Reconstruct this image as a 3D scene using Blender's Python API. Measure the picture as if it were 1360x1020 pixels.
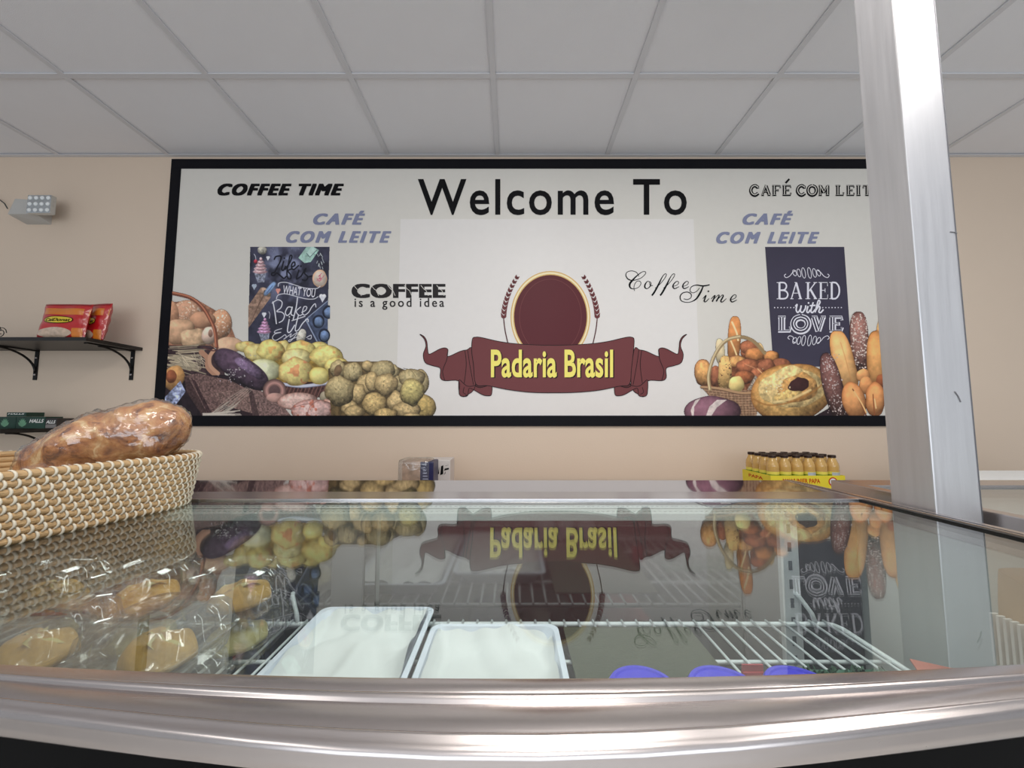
import bpy, bmesh, math, random
import numpy as np
from mathutils import Vector, Matrix, noise as mnoise

random.seed(7); rng = np.random.default_rng(7)
sc = bpy.context.scene
for o in list(bpy.data.objects): bpy.data.objects.remove(o)
COL = sc.collection

# ------------------------------------------------------------------ camera, world, light
CZ = 1.39                       # eye height, metres
FPX = 530.0                     # focal length in pixels of the 1360 x 1020 frame
PITCH = math.atan(43.0 / FPX)
cam = bpy.data.cameras.new('camera'); cam.sensor_width = 36; cam.lens = 36 * FPX / 1360
cam.clip_start = 0.02
co = bpy.data.objects.new('camera', cam); COL.objects.link(co)
co.location = (0, 0, CZ); co.rotation_euler = (math.pi / 2 + PITCH, 0, 0)
sc.camera = co

world = bpy.data.worlds.new('shopfront_daylight'); sc.world = world; world.use_nodes = True
bgn = world.node_tree.nodes['Background']
bgn.inputs[0].default_value = (0.90, 0.95, 1.0, 1); bgn.inputs[1].default_value = 0.45

def area(name, loc, sx, sy, power, color, rot=(0, 0, 0)):
    l = bpy.data.lights.new(name, 'AREA'); l.shape = 'RECTANGLE'; l.size = sx; l.size_y = sy
    l.energy = power; l.color = color
    o = bpy.data.objects.new(name, l); COL.objects.link(o); o.location = loc; o.rotation_euler = rot
    return o
CEIL = CZ + 1.512
# fluorescent troffers in the ceiling, over and behind the photographer
for i, (x, y, pw) in enumerate([(0.233, 0.385, 24), (1.506, 0.385, 14), (0.233, -1.5, 18), (-1.677, -1.5, 10)]):
    area('troffer_lamp', (x, y, CEIL - 0.012), 0.56, 1.16, pw, (1.0, 0.965, 0.91))
# daylight through the shop window behind the photographer
area('shop_window_light', (0.3, -3.3, 1.45), 5.0, 1.9, 85, (0.86, 0.93, 1.0), (math.radians(90), 0, 0))
# LED strip built into the cooler, under the rear edge of its glass top
area('cooler_lamp', (-0.25, 0.87, CZ - 0.2155), 1.9, 0.02, 1.5, (0.94, 1.0, 0.98), (math.radians(-25), 0, 0))

vs = sc.view_settings
vs.view_transform = 'Standard'; vs.look = 'None'; vs.gamma = 1; vs.use_curve_mapping = False
vs.exposure = -0.12
sc.cycles.max_bounces = 10; sc.cycles.transparent_max_bounces = 24
sc.cycles.glossy_bounces = 6; sc.cycles.transmission_bounces = 8
sc.cycles.caustics_reflective = False; sc.cycles.caustics_refractive = False
sc.cycles.use_denoising = True

# ------------------------------------------------------------------ projection helpers (real planes)
cp, sp = math.cos(PITCH), math.sin(PITCH)
def ray(x, y):
    u = (x - 680) / FPX; v = (510 - y) / FPX
    return u, cp - v * sp, sp + v * cp
def at(x, y, Y):
    r = ray(x, y); t = Y / r[1]
    return Vector((r[0] * t, Y, CZ + r[2] * t))
def atz(x, y, z):
    r = ray(x, y); t = (z - CZ) / r[2]
    return Vector((r[0] * t, r[1] * t, z))
def lin(c):
    out = []
    for v in c[:3]:
        v = v / 255.0
        out.append(v / 12.92 if v <= 0.04045 else ((v + 0.055) / 1.055) ** 2.4)
    return tuple(out)

# ------------------------------------------------------------------ materials
MATS = {}
def nodes(name):
    m = bpy.data.materials.new(name); m.use_nodes = True
    nt = m.node_tree; b = nt.nodes['Principled BSDF']
    return m, nt, b
def mat(name, c, rough=0.5, metal=0.0, var=0.06, scale=12.0, bump=0.0, bscale=60.0, stretch=None, spec=0.5, srgb=True, coat=0, trans=0.0, rvar=0.0):
    """plain surface with procedural tone variation and fine relief"""
    if name in MATS: return MATS[name]
    m, nt, b = nodes(name)
    col = lin(c) if srgb else c
    tc = nt.nodes.new('ShaderNodeTexCoord')
    vec = tc.outputs['Object']
    if stretch:
        mp = nt.nodes.new('ShaderNodeMapping'); mp.inputs['Scale'].default_value = stretch
        nt.links.new(vec, mp.inputs['Vector']); vec = mp.outputs['Vector']
    n = nt.nodes.new('ShaderNodeTexNoise'); n.inputs['Scale'].default_value = scale; n.inputs['Detail'].default_value = 4
    nt.links.new(vec, n.inputs['Vector'])
    r = nt.nodes.new('ShaderNodeMix'); r.data_type = 'RGBA'
    r.inputs[6].default_value = tuple(max(0, v * (1 - var)) for v in col) + (1,)
    r.inputs[7].default_value = tuple(min(1, v * (1 + var)) for v in col) + (1,)
    nt.links.new(n.outputs['Fac'], r.inputs[0]); nt.links.new(r.outputs[2], b.inputs['Base Color'])
    b.inputs['Roughness'].default_value = rough; b.inputs['Metallic'].default_value = metal
    b.inputs['Specular IOR Level'].default_value = spec
    if coat: b.inputs['Coat Weight'].default_value = coat; b.inputs['Coat Roughness'].default_value = 0.08
    if trans: b.inputs['Transmission Weight'].default_value = trans
    if rvar:
        mr = nt.nodes.new('ShaderNodeMapRange'); mr.inputs[3].default_value = rough - rvar; mr.inputs[4].default_value = rough + rvar
        nt.links.new(n.outputs['Fac'], mr.inputs[0]); nt.links.new(mr.outputs[0], b.inputs['Roughness'])
    if bump:
        n2 = nt.nodes.new('ShaderNodeTexNoise'); n2.inputs['Scale'].default_value = bscale; n2.inputs['Detail'].default_value = 3
        nt.links.new(vec, n2.inputs['Vector'])
        bp = nt.nodes.new('ShaderNodeBump'); bp.inputs['Strength'].default_value = bump; bp.inputs['Distance'].default_value = 0.003
        nt.links.new(n2.outputs['Fac'], bp.inputs['Height']); nt.links.new(bp.outputs[0], b.inputs['Normal'])
    MATS[name] = m
    return m
def printmat(name, rough=0.45):
    """flat print: colours come from the mesh's own painted colour attribute"""
    if name in MATS: return MATS[name]
    m, nt, b = nodes(name)
    a = nt.nodes.new('ShaderNodeAttribute'); a.attribute_name = 'ink'
    nt.links.new(a.outputs['Color'], b.inputs['Base Color']); b.inputs['Roughness'].default_value = rough
    b.inputs['Specular IOR Level'].default_value = 0.3
    MATS[name] = m
    return m
def clearmat(name, tint=(1, 1, 1), f0=0.04, rough=0.0, wr=0.0, wscale=60, gain=0.96, haze=0.0, hcol=(0.9, 0.9, 0.9)):
    """thin clear sheet: Schlick mirror reflection over straight-through transparency"""
    if name in MATS: return MATS[name]
    m = bpy.data.materials.new(name); m.use_nodes = True; nt = m.node_tree
    nt.nodes.clear(); N = nt.nodes.new; L = nt.links.new
    out = N('ShaderNodeOutputMaterial'); mx = N('ShaderNodeMixShader')
    tr = N('ShaderNodeBsdfTransparent'); tr.inputs[0].default_value = tuple(tint) + (1,)
    gl = N('ShaderNodeBsdfGlossy'); gl.inputs['Roughness'].default_value = rough
    lw = N('ShaderNodeLayerWeight'); lw.inputs[0].default_value = 0.5
    pw = N('ShaderNodeMath'); pw.operation = 'POWER'; pw.inputs[1].default_value = 5
    ma = N('ShaderNodeMath'); ma.operation = 'MULTIPLY_ADD'; ma.inputs[1].default_value = gain; ma.inputs[2].default_value = f0
    L(lw.outputs['Facing'], pw.inputs[0]); L(pw.outputs[0], ma.inputs[0]); L(ma.outputs[0], mx.inputs[0])
    first = tr
    if haze:
        df = N('ShaderNodeBsdfDiffuse'); df.inputs[0].default_value = tuple(hcol) + (1,)
        m2 = N('ShaderNodeMixShader'); m2.inputs[0].default_value = haze
        L(tr.outputs[0], m2.inputs[1]); L(df.outputs[0], m2.inputs[2]); first = m2
    L(first.outputs[0], mx.inputs[1]); L(gl.outputs[0], mx.inputs[2]); L(mx.outputs[0], out.inputs[0])
    if wr:
        tc = N('ShaderNodeTexCoord'); nz = N('ShaderNodeTexNoise'); nz.inputs['Scale'].default_value = wscale
        nz.inputs['Detail'].default_value = 3; nz.inputs['Distortion'].default_value = 1.0
        bp = N('ShaderNodeBump'); bp.inputs['Strength'].default_value = wr; bp.inputs['Distance'].default_value = 0.004
        L(tc.outputs['Object'], nz.inputs['Vector']); L(nz.outputs['Fac'], bp.inputs['Height'])
        L(bp.outputs[0], gl.inputs['Normal']); L(bp.outputs[0], lw.inputs['Normal'])
    MATS[name] = m
    return m
def flat(name, c, rough=0.45, k=1.0):
    c2 = tuple(min(1, v * k) for v in lin(c))
    return mat(name, c2, rough, var=0.02, scale=30, srgb=False, spec=0.15)

WALLM = mat('beige_wall_paint', (226, 206, 186), 0.75, var=0.02, scale=2.5, bump=0.15, bscale=120)
TILEM = mat('ceiling_tile_white', (236, 236, 240), 0.85, var=0.02, scale=6, bump=0.3, bscale=350)
TEEM = mat('ceiling_tee_grey', (216, 216, 220), 0.5, var=0.03)
STEEL = mat('brushed_stainless', (204, 196, 194), 0.26, 1.0, var=0.05, scale=6, stretch=(1, 40, 40), rvar=0.03)
POLISH = mat('polished_stainless', (178, 172, 174), 0.05, 1.0, var=0.04, scale=6, stretch=(1, 30, 1))
COLM = mat('column_aluminium', (216, 215, 218), 0.40, 0.75, var=0.10, scale=5, stretch=(14, 14, 0.8), rvar=0.08, bump=0.06, bscale=18)
BLACK = mat('black_gasket', (14, 14, 16), 0.35)
BLACKP = mat('black_panel', (5, 5, 6), 0.6, spec=0.1)
WHITEP = mat('white_enamel', (232, 236, 238), 0.35)
WIREM = mat('white_coated_wire', (228, 236, 238), 0.3)
GLASS = clearmat('cooler_glass', (0.955, 0.978, 0.968), 0.06, gain=1.1, haze=0.012, hcol=(0.8, 0.85, 0.82))
PLASTIC = clearmat('clear_clamshell_plastic', (0.965, 0.965, 0.95), 0.12, rough=0.05, wr=0.06, wscale=25, haze=0.06)
WRAP = clearmat('clear_food_wrap', (0.97, 0.97, 0.97), 0.12, rough=0.14, wr=1.0, wscale=20, haze=0.05)

# ------------------------------------------------------------------ mesh building
class MB:
    def __init__(s): s.v = []; s.f = []
    def add(s, vs, fs):
        k = len(s.v); s.v += [tuple(v) for v in vs]; s.f += [tuple(i + k for i in f) for f in fs]; return s
    def box(s, x0, x1, y0, y1, z0, z1, bev=0.0):
        if bev <= 0:
            return s.add([(x0, y0, z0), (x1, y0, z0), (x1, y1, z0), (x0, y1, z0), (x0, y0, z1), (x1, y0, z1), (x1, y1, z1), (x0, y1, z1)],
                  [(0, 3, 2, 1), (4, 5, 6, 7), (0, 1, 5, 4), (1, 2, 6, 5), (2, 3, 7, 6), (3, 0, 4, 7)])
        bm = bmesh.new(); bmesh.ops.create_cube(bm, size=1)
        for v in bm.verts:
            v.co = Vector(((x0 + x1) / 2 + v.co.x * (x1 - x0), (y0 + y1) / 2 + v.co.y * (y1 - y0), (z0 + z1) / 2 + v.co.z * (z1 - z0)))
        bmesh.ops.bevel(bm, geom=list(bm.edges), offset=bev, segments=2, affect='EDGES', profile=0.7)
        bm.verts.index_update(); vs = [v.co.copy() for v in bm.verts]; fs = [[v.index for v in f.verts] for f in bm.faces]; bm.free()
        return s.add(vs, fs)
    def tube(s, pts, r, n=8, closed=False, caps=True):
        pts = [Vector(p) for p in pts]; m = len(pts); rs = r if isinstance(r, (list, tuple)) else [r] * m
        vs = []; prev = None
        for i, p in enumerate(pts):
            a = pts[i - 1] if (i > 0 or closed) else p; b = pts[(i + 1) % m] if (i < m - 1 or closed) else p
            t = (b - a); t = t.normalized() if t.length > 1e-9 else Vector((0, 0, 1))
            u = prev - t * prev.dot(t) if prev is not None else Vector((0, 0, 1)).cross(t)
            if u.length < 1e-5: u = Vector((1, 0, 0)).cross(t)
            if u.length < 1e-5: u = Vector((0, 1, 0)).cross(t)
            u.normalize(); w = t.cross(u); prev = u
            vs += [p + (u * math.cos(2 * math.pi * k / n) + w * math.sin(2 * math.pi * k / n)) * rs[i] for k in range(n)]
        fs = []
        for i in range(m if closed else m - 1):
            j = (i + 1) % m
            fs += [(i * n + k, i * n + (k + 1) % n, j * n + (k + 1) % n, j * n + k) for k in range(n)]
        if caps and not closed: fs += [tuple(range(n))[::-1], tuple((m - 1) * n + k for k in range(n))]
        return s.add(vs, fs)
    def lathe(s, prof, n=20, c=(0, 0, 0), cap=True):
        vs = []; fs = []
        for r, z in prof: vs += [(c[0] + r * math.cos(2 * math.pi * k / n), c[1] + r * math.sin(2 * math.pi * k / n), c[2] + z) for k in range(n)]
        for i in range(len(prof) - 1): fs += [(i * n + k, i * n + (k + 1) % n, (i + 1) * n + (k + 1) % n, (i + 1) * n + k) for k in range(n)]
        if cap: fs += [tuple(range(n))[::-1], tuple((len(prof) - 1) * n + k for k in range(n))]
        return s.add(vs, fs)
    def grid(s, fn, nu, nv, closeu=False):
        vs = [fn(i / (nu if closeu else nu - 1), j / (nv - 1)) for j in range(nv) for i in range(nu)]
        fs = [(j * nu + i, j * nu + (i + 1) % nu, (j + 1) * nu + (i + 1) % nu, (j + 1) * nu + i) for j in range(nv - 1) for i in range(nu if closeu else nu - 1)]
        return s.add(vs, fs)
    def build(s, name, m, parent=None, smooth=False, org=None, auto=None):
        me = bpy.data.meshes.new(name)
        vs = s.v
        if parent is not None and org is None and parent.get('_abs'): org = parent.location
        if org is not None: vs = [(a - org[0], b - org[1], c - org[2]) for a, b, c in vs]
        me.from_pydata(vs, [], s.f); me.update()
        if smooth: me.polygons.foreach_set('use_smooth', [True] * len(me.polygons))
        if auto is not None and smooth:
            bm = bmesh.new(); bm.from_mesh(me)
            for e in bm.edges:
                if len(e.link_faces) == 2 and e.calc_face_angle(0) > auto: e.smooth = False
            bm.to_mesh(me); bm.free()
        me.materials.append(m)
        o = bpy.data.objects.new(name, me); COL.objects.link(o)
        if parent is not None:
            o.parent = parent
        elif org is not None: o.location = org
        return o
def tag(o, label, cat, group=None, kind=None):
    o['label'] = label; o['category'] = cat
    if group: o['group'] = group
    if kind: o['kind'] = kind
    return o
def thing(name, label, cat, loc=(0, 0, 0), rotz=0.0, group=None, absolute=True):
    o = bpy.data.objects.new(name, None); COL.objects.link(o); o.location = loc; o.rotation_euler = (0, 0, rotz)
    o.empty_display_size = 0.05
    tag(o, label, cat, group); o['_abs'] = 1 if absolute else 0
    return o
def struct(o): o['kind'] = 'structure'; return o
def copytree(o, parent=None):
    c = o.copy(); COL.objects.link(c); c.parent = parent
    for ch in list(o.children): copytree(ch, c)
    return c

# ------------------------------------------------------------------ the room
YW = 2.214
struct(MB().box(-4.2, 4.2, YW, YW + 0.12, 0, CEIL + 0.15).build('wall_back', WALLM, org=(0, YW, 0)))
FLOORM = mat('vinyl_floor_grey', (206, 202, 196), 0.4, var=0.1, scale=4)
struct(MB().box(-4.2, 4.2, -3.6, YW + 0.12, -0.1, 0).build('floor', FLOORM, org=(0, 0, 0)))
ceil = struct(MB().box(-4.2, 4.2, -3.6, YW, CEIL + 0.05, CEIL + 0.15).build('ceiling', mat('plenum_grey', (90, 90, 92), 0.9), org=(0, 0, CEIL)))
struct(MB().box(-4.2, 4.2, YW - 0.012, YW, 0, 0.1, 0.003).build('baseboard_back', mat('baseboard_brown', (70, 55, 45), 0.5), org=(0, YW, 0)))
GX0, GS = -0.085, 0.6365
xs = [GX0 + GS * i for i in range(-6, 7)]
ys = [YW, 1.66] + [1.66 - GS * i for i in range(1, 9)]
def ctile(w, d):
    b = MB(); b.box(-w / 2, w / 2, -d / 2, d / 2, 0, 0.016); me = b.build('tile', TILEM)
    data = me.data; bpy.data.objects.remove(me); return data
tA = ctile(GS - 0.012, GS - 0.012); tB = ctile(GS - 0.012, YW - 1.66 - 0.010)
for i in range(len(xs) - 1):
    for j in range(len(ys) - 1):
        o = bpy.data.objects.new('tile', tB if j == 0 else tA); COL.objects.link(o); o.parent = ceil
        o.location = ((xs[i] + xs[i + 1]) / 2, (ys[j] + ys[j + 1]) / 2, 0.004 + random.uniform(0, 0.0015))
for x in xs:
    b = MB().box(-0.0125, 0.0125, -3.44, YW, -0.003, 0.003, 0.001); o = b.build('tee_bar', TEEM, ceil); o.location = (x, 0, 0)
for y in ys[1:]:
    b = MB().box(-3.92, 3.75, -0.0125, 0.0125, -0.003, 0.003, 0.001); o = b.build('tee_bar', TEEM, ceil); o.location = (0, y, 0.0007)
MB().box(-4.1, 4.1, YW - 0.022, YW, -0.004, 0.0, 0.001).build('wall_angle', TEEM, ceil)

# column between the two coolers
cx0, cx1, cy0, cy1 = 0.828, 0.920, 0.797, 0.889
colm = thing('support_column', 'square brushed aluminium column rising between the two glass coolers', 'column', (0.874, 0.843, 0))
MB().box(cx0, cx1, cy0, cy1, 0, CEIL, 0.003).build('shaft', COLM, colm)
MB().box(cx1 - 0.0035, cx1 - 0.002, cy0 - 0.0012, cy0 + 0.001, 0, CEIL).build('seam', mat('column_seam', (130, 130, 134), 0.4, 0.8), colm)
MB().box(cx0 - 0.015, cx1 + 0.008, cy0 - 0.015, cy1 + 0.015, 0, 0.012, 0.003).build('base_plate', STEEL, colm)
DENT = mat('scuff_mark', (120, 118, 122), 0.5, 0.3)
for (px, py, dx, dy) in [(1268, 520, 8, 14), (1262, 308, 9, 2)]:
    a = at(px, py, cy0 - 0.0006); b2 = at(px + dx, py + dy, cy0 - 0.0006)
    MB().tube([a, (a + b2) / 2 + Vector((0.001, 0, 0.001)), b2], 0.0011, 6).build('scuff', DENT, colm)

# ------------------------------------------------------------------ the mural: panel, border, flat print
YM = 2.205                      # face of the printed panel
KINK = 1.22                     # paper albedo over photographed tone
ML, MR = -1.975, 2.30
MT, MBOT = at(680, 211.5, YM).z, at(680, 566, YM).z
mur = thing('wall_mural', 'large printed bakery mural in a black border with welcome lettering and bread pictures', 'mural', ((ML + MR) / 2, YW, MBOT))
PAPER = flat('mural_paper', (213, 209, 202), 0.42, 1.16)
PAPERL = flat('mural_paper_light', (220, 216, 213), 0.42, 1.18)
MB().box(ML + .02, MR - .02, YM, YW, MBOT + .02, MT - .02).build('panel', PAPER, mur)
BW = 0.058
BORD = mat('mural_border_black', (16, 16, 22), 0.6, spec=0.15)
for nm, a in (('border', (ML, MR, MT - BW, MT)), ('border', (ML, MR, MBOT, MBOT + BW)), ('border', (ML, ML + BW, MBOT + BW, MT - BW)), ('border', (MR - BW, MR, MBOT + BW, MT - BW))):
    MB().box(a[0], a[1], YM - 0.0035, YW, a[2], a[3], 0.001).build(nm, BORD, mur)
def wp(x, y, d=0.0):
    p = at(x, y, YM); return Vector((p.x, YM - d, p.z))
p0, p1 = wp(532, 291), wp(931, 551)
MB().box(p0.x, p1.x, YM - 0.0006, YM, MBOT + BW, p0.z).build('overlay_sheet', PAPERL, mur)

def poly(name, pts, m, d, parent=mur):
    b = MB(); b.add([wp(x, y, d) for x, y in pts], [tuple(range(len(pts)))])
    return b.build(name, m, parent)
def spline(pts, k=8, closed=False):
    n = len(pts); out = []
    if n < 3: return [tuple(map(float, p)) for p in pts]
    for i in range(n if closed else n - 1):
        g = lambda j: pts[j % n] if closed else pts[min(max(j, 0), n - 1)]
        a, b, c, d = g(i - 1), g(i), g(i + 1), g(i + 2)
        for t in range(k):
            t /= k
            out.append(tuple(0.5 * (2 * b[q] + (c[q] - a[q]) * t + (2 * a[q] - 5 * b[q] + 4 * c[q] - d[q]) * t * t + (3 * b[q] - a[q] - 3 * c[q] + d[q]) * t ** 3) for q in range(len(b))))
    if not closed: out.append(tuple(map(float, pts[-1])))
    return out
def ribbon(b, pts, w, d, smooth=True, closed=False, k=8):
    """flat inked stroke; pts are (x, y) or (x, y, width factor) in photo pixels on the mural plane"""
    pts = [tuple(p) if len(p) == 3 else (p[0], p[1], 1.0) for p in pts]
    q = spline(pts, k, closed) if smooth else pts
    b.k = getattr(b, 'k', 0) + 1; d = d + 5e-5 * b.k
    n = len(q); vs = []
    for i in range(n):
        a = q[i - 1] if (i or closed) else q[i]; c = q[(i + 1) % n] if (i < n - 1 or closed) else q[i]
        tx, ty = c[0] - a[0], c[1] - a[1]; l = math.hypot(tx, ty) or 1
        h = w * q[i][2] / 2; nx, ny = -ty / l * h, tx / l * h
        vs += [wp(q[i][0] + nx, q[i][1] + ny, d + 1e-6 * i), wp(q[i][0] - nx, q[i][1] - ny, d + 1e-6 * i)]
    fs = [(2 * i, 2 * i + 1, 2 * i + 3, 2 * i + 2) for i in range(n - 1)]
    if closed: fs.append((2 * n - 2, 2 * n - 1, 1, 0))
    b.add(vs, fs)
    return b
def disc(b, x, y, r, d, n=14, ry=None):
    b.add([wp(x + r * math.cos(2 * math.pi * k / n), y + (ry or r) * math.sin(2 * math.pi * k / n), d) for k in range(n)], [tuple(range(n))])
def textmesh(s, shear=0.0, offset=0.0, spacing=1.0, extr=0.0):
    cu = bpy.data.curves.new('lettering', 'FONT'); cu.body = s; cu.shear = shear; cu.offset = offset
    cu.space_character = spacing; cu.resolution_u = 4; cu.extrude = extr
    o = bpy.data.objects.new('lettering', cu)
    me = bpy.data.meshes.new_from_object(o)
    n = len(me.vertices); v = np.zeros(n * 3); me.vertices.foreach_get('co', v); v = v.reshape(-1, 3)
    f = [tuple(p.vertices) for p in me.polygons]
    bpy.data.objects.remove(o); bpy.data.curves.remove(cu); bpy.data.meshes.remove(me)
    return v, f
def mtext(name, s, box, m, shear=0, offset=0, spacing=1.0, d=0.0016, ang=0.0, parent=None, bold=0.0):
    """lettering printed on the mural, fitted to a photo-pixel box (x0, ytop, x1, ybase); one mesh for each word"""
    v, f = textmesh(s, 0, offset, spacing)
    words = s.split(' '); cuts = []
    for i in range(1, len(words)): cuts.append(textmesh(' '.join(words[:i]), 0, offset, spacing)[0][:, 0].max() + .08)
    cen = [np.mean([v[i, 0] for i in q]) for q in f]
    v = v.copy(); v[:, 0] += shear * v[:, 1]
    x0, yt, x1, yb = box; a, b = v[:, 0].min() - bold, v[:, 0].max() + bold; t = v[:, 1].max() + bold * .5
    cxm, cym = (x0 + x1) / 2, (yt + yb) / 2; o = None
    shifts = [(0, 0)] if not bold else [(bold * q, bold * r) for r in (-.5, .5) for q in (-1, -.5, 0, .5, 1)]
    for wi in range(len(words)):
        sel = [q for q, c in zip(f, cen) if sum(c > k for k in cuts) == wi]
        ids = sorted({i for q in sel for i in q}); rm = {k: i for i, k in enumerate(ids)}; mb = MB()
        for si, (dx_, dy_) in enumerate(shifts):
            out = []
            for i in ids:
                px = x0 + (v[i, 0] + dx_ - a) / (b - a) * (x1 - x0); py = yb - (v[i, 1] + dy_) / t * (yb - yt)
                if ang:
                    ca, sa = math.cos(ang), math.sin(ang); ex, ey = px - cxm, py - cym
                    px, py = cxm + ex * ca - ey * sa, cym + ex * sa + ey * ca
                out.append(wp(px, py, d + si * 5e-5))
            mb.add(out, [tuple(rm[i] for i in q) for q in sel])
        o = mb.build(name, m, parent or mur, org=mur.location)
    return o

INK = flat('print_black', (16, 15, 18), 0.6)
BLUEG = flat('print_slate_blue', (128, 132, 158), 0.45, 1.2)
mtext('lettering', 'Welcome To', (555, 238, 912, 284.5), INK, 0, 0.012, 1.12)
mtext('lettering', 'COFFEE TIME', (289, 244, 457, 259), INK, 0.36, 0.0, 1.25, bold=.075)
mtext('lettering', 'CAFÉ', (416, 280, 485, 298), BLUEG, 0.36, 0.0, 1.3, bold=.06)
mtext('lettering', 'COM LEITE', (380, 307, 520, 322), BLUEG, 0.36, 0.0, 1.35, bold=.06)
mtext('lettering', 'CAFÉ', (986, 280, 1053, 298), BLUEG, 0.36, 0.0, 1.3, bold=.06)
mtext('lettering', 'COM LEITE', (951, 308, 1088, 323), BLUEG, 0.36, 0.0, 1.35, bold=.06)
DKGR = flat('print_charcoal', (48, 45, 46), 0.45)
mtext('lettering', 'COFFEE', (467, 377, 592, 395), DKGR, 0, 0.0, 1.10, bold=.06)
mtext('lettering', 'is a good idea', (471, 396, 590, 407.5), DKGR, 0, 0.0, 1.35, bold=.014)
for i, x in enumerate((474, 497, 519, 541, 563, 584)):
    ribbon(MB(), [(x - 4, 379), (x, 384), (x + 3, 386), (x + 6, 393)], 0.7, 0.0022, False).build('print_crack', PAPER, mur)

# script lettering, drawn as pen strokes
cc = lambda pts, sx, ox, oy: [(ox + p[0] / sx, oy + p[1] / sx) + tuple(p[2:]) for p in pts]
def sh(pts, dx, dy): return [(p[0] + dx, p[1] + dy) + tuple(p[2:]) for p in pts]
S = 7.556
b = MB()
e_ = [(550, 310, .7), (600, 290, .8), (613, 265, .9), (595, 255, .9), (566, 280, 1.6), (556, 310, 1.9), (575, 328, 1.4), (618, 308, .8)]
f_ = [(376, 325, .7), (420, 290, .8), (470, 230, .9), (491, 190, .9), (478, 180, .9), (450, 210, 1.2), (410, 290, 2.2), (372, 360, 2.4), (345, 398, 2.2)]
strokes = [
 [(215, 205, .8), (190, 165, .9), (140, 150, .9), (95, 165, 1), (85, 200, 1.3), (110, 235, 1.6), (160, 245, 1.2), (230, 225, .9), (277, 185, .9), (280, 160, .9), (250, 160, .9), (200, 195, 1.4), (150, 245, 2.4), (122, 285, 2.6), (130, 320, 1.8), (165, 330, .9), (210, 315, .8), (235, 280, .8), (225, 255, .8), (195, 255, .8), (170, 290, .8), (165, 330, .8), (172, 350, .8)],
 [(330, 262, .8), (300, 256, 1), (276, 290, 2), (276, 318, 1.8), (300, 328, 1), (330, 300, 1.4), (334, 268, 1), (322, 262, .8), (330, 300, .8), (355, 295, .8)],
 f_, sh(f_, 83, 0), e_, sh(e_, 98, 0), sh(e_, 578, 134),
 [(822, 320, .8), (800, 350, .8), (760, 370, .9), (728, 352, 1), (740, 312, 1), (790, 293, 1.3), (860, 301, 1.8), (925, 290, 1.4)],
 [(862, 300, 1.4), (830, 370, 2.4), (790, 430, 2), (740, 460, 1), (690, 466, .9), (640, 450, 1.2), (628, 410, 1.5), (650, 375, 1.3), (700, 362, 1.2), (738, 385, 1.3), (735, 420, 1), (700, 437, .9), (665, 430, .8)],
 [(855, 430, .8), (888, 396, 1.4), (870, 448, 2), (885, 460, 1.2), (918, 428, .8)],
 [(938, 432, .8), (978, 396, 1.4), (950, 460, 2)], [(956, 445, .8), (1008, 394, .9), (1018, 405, 1.6), (990, 457, 1.9)],
 [(996, 445, .8), (1048, 394, .9), (1060, 405, 1.6), (1036, 452, 1.9), (1052, 462, 1.2), (1092, 428, .8)]]
for st in strokes: ribbon(b, cc(st, S, 820, 340), 1.0, 0.0016)
disc(b, 820 + 912 / S, 340 + 355 / S, 1.2, 0.0016)
b.build('script_lettering', INK, mur)

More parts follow.
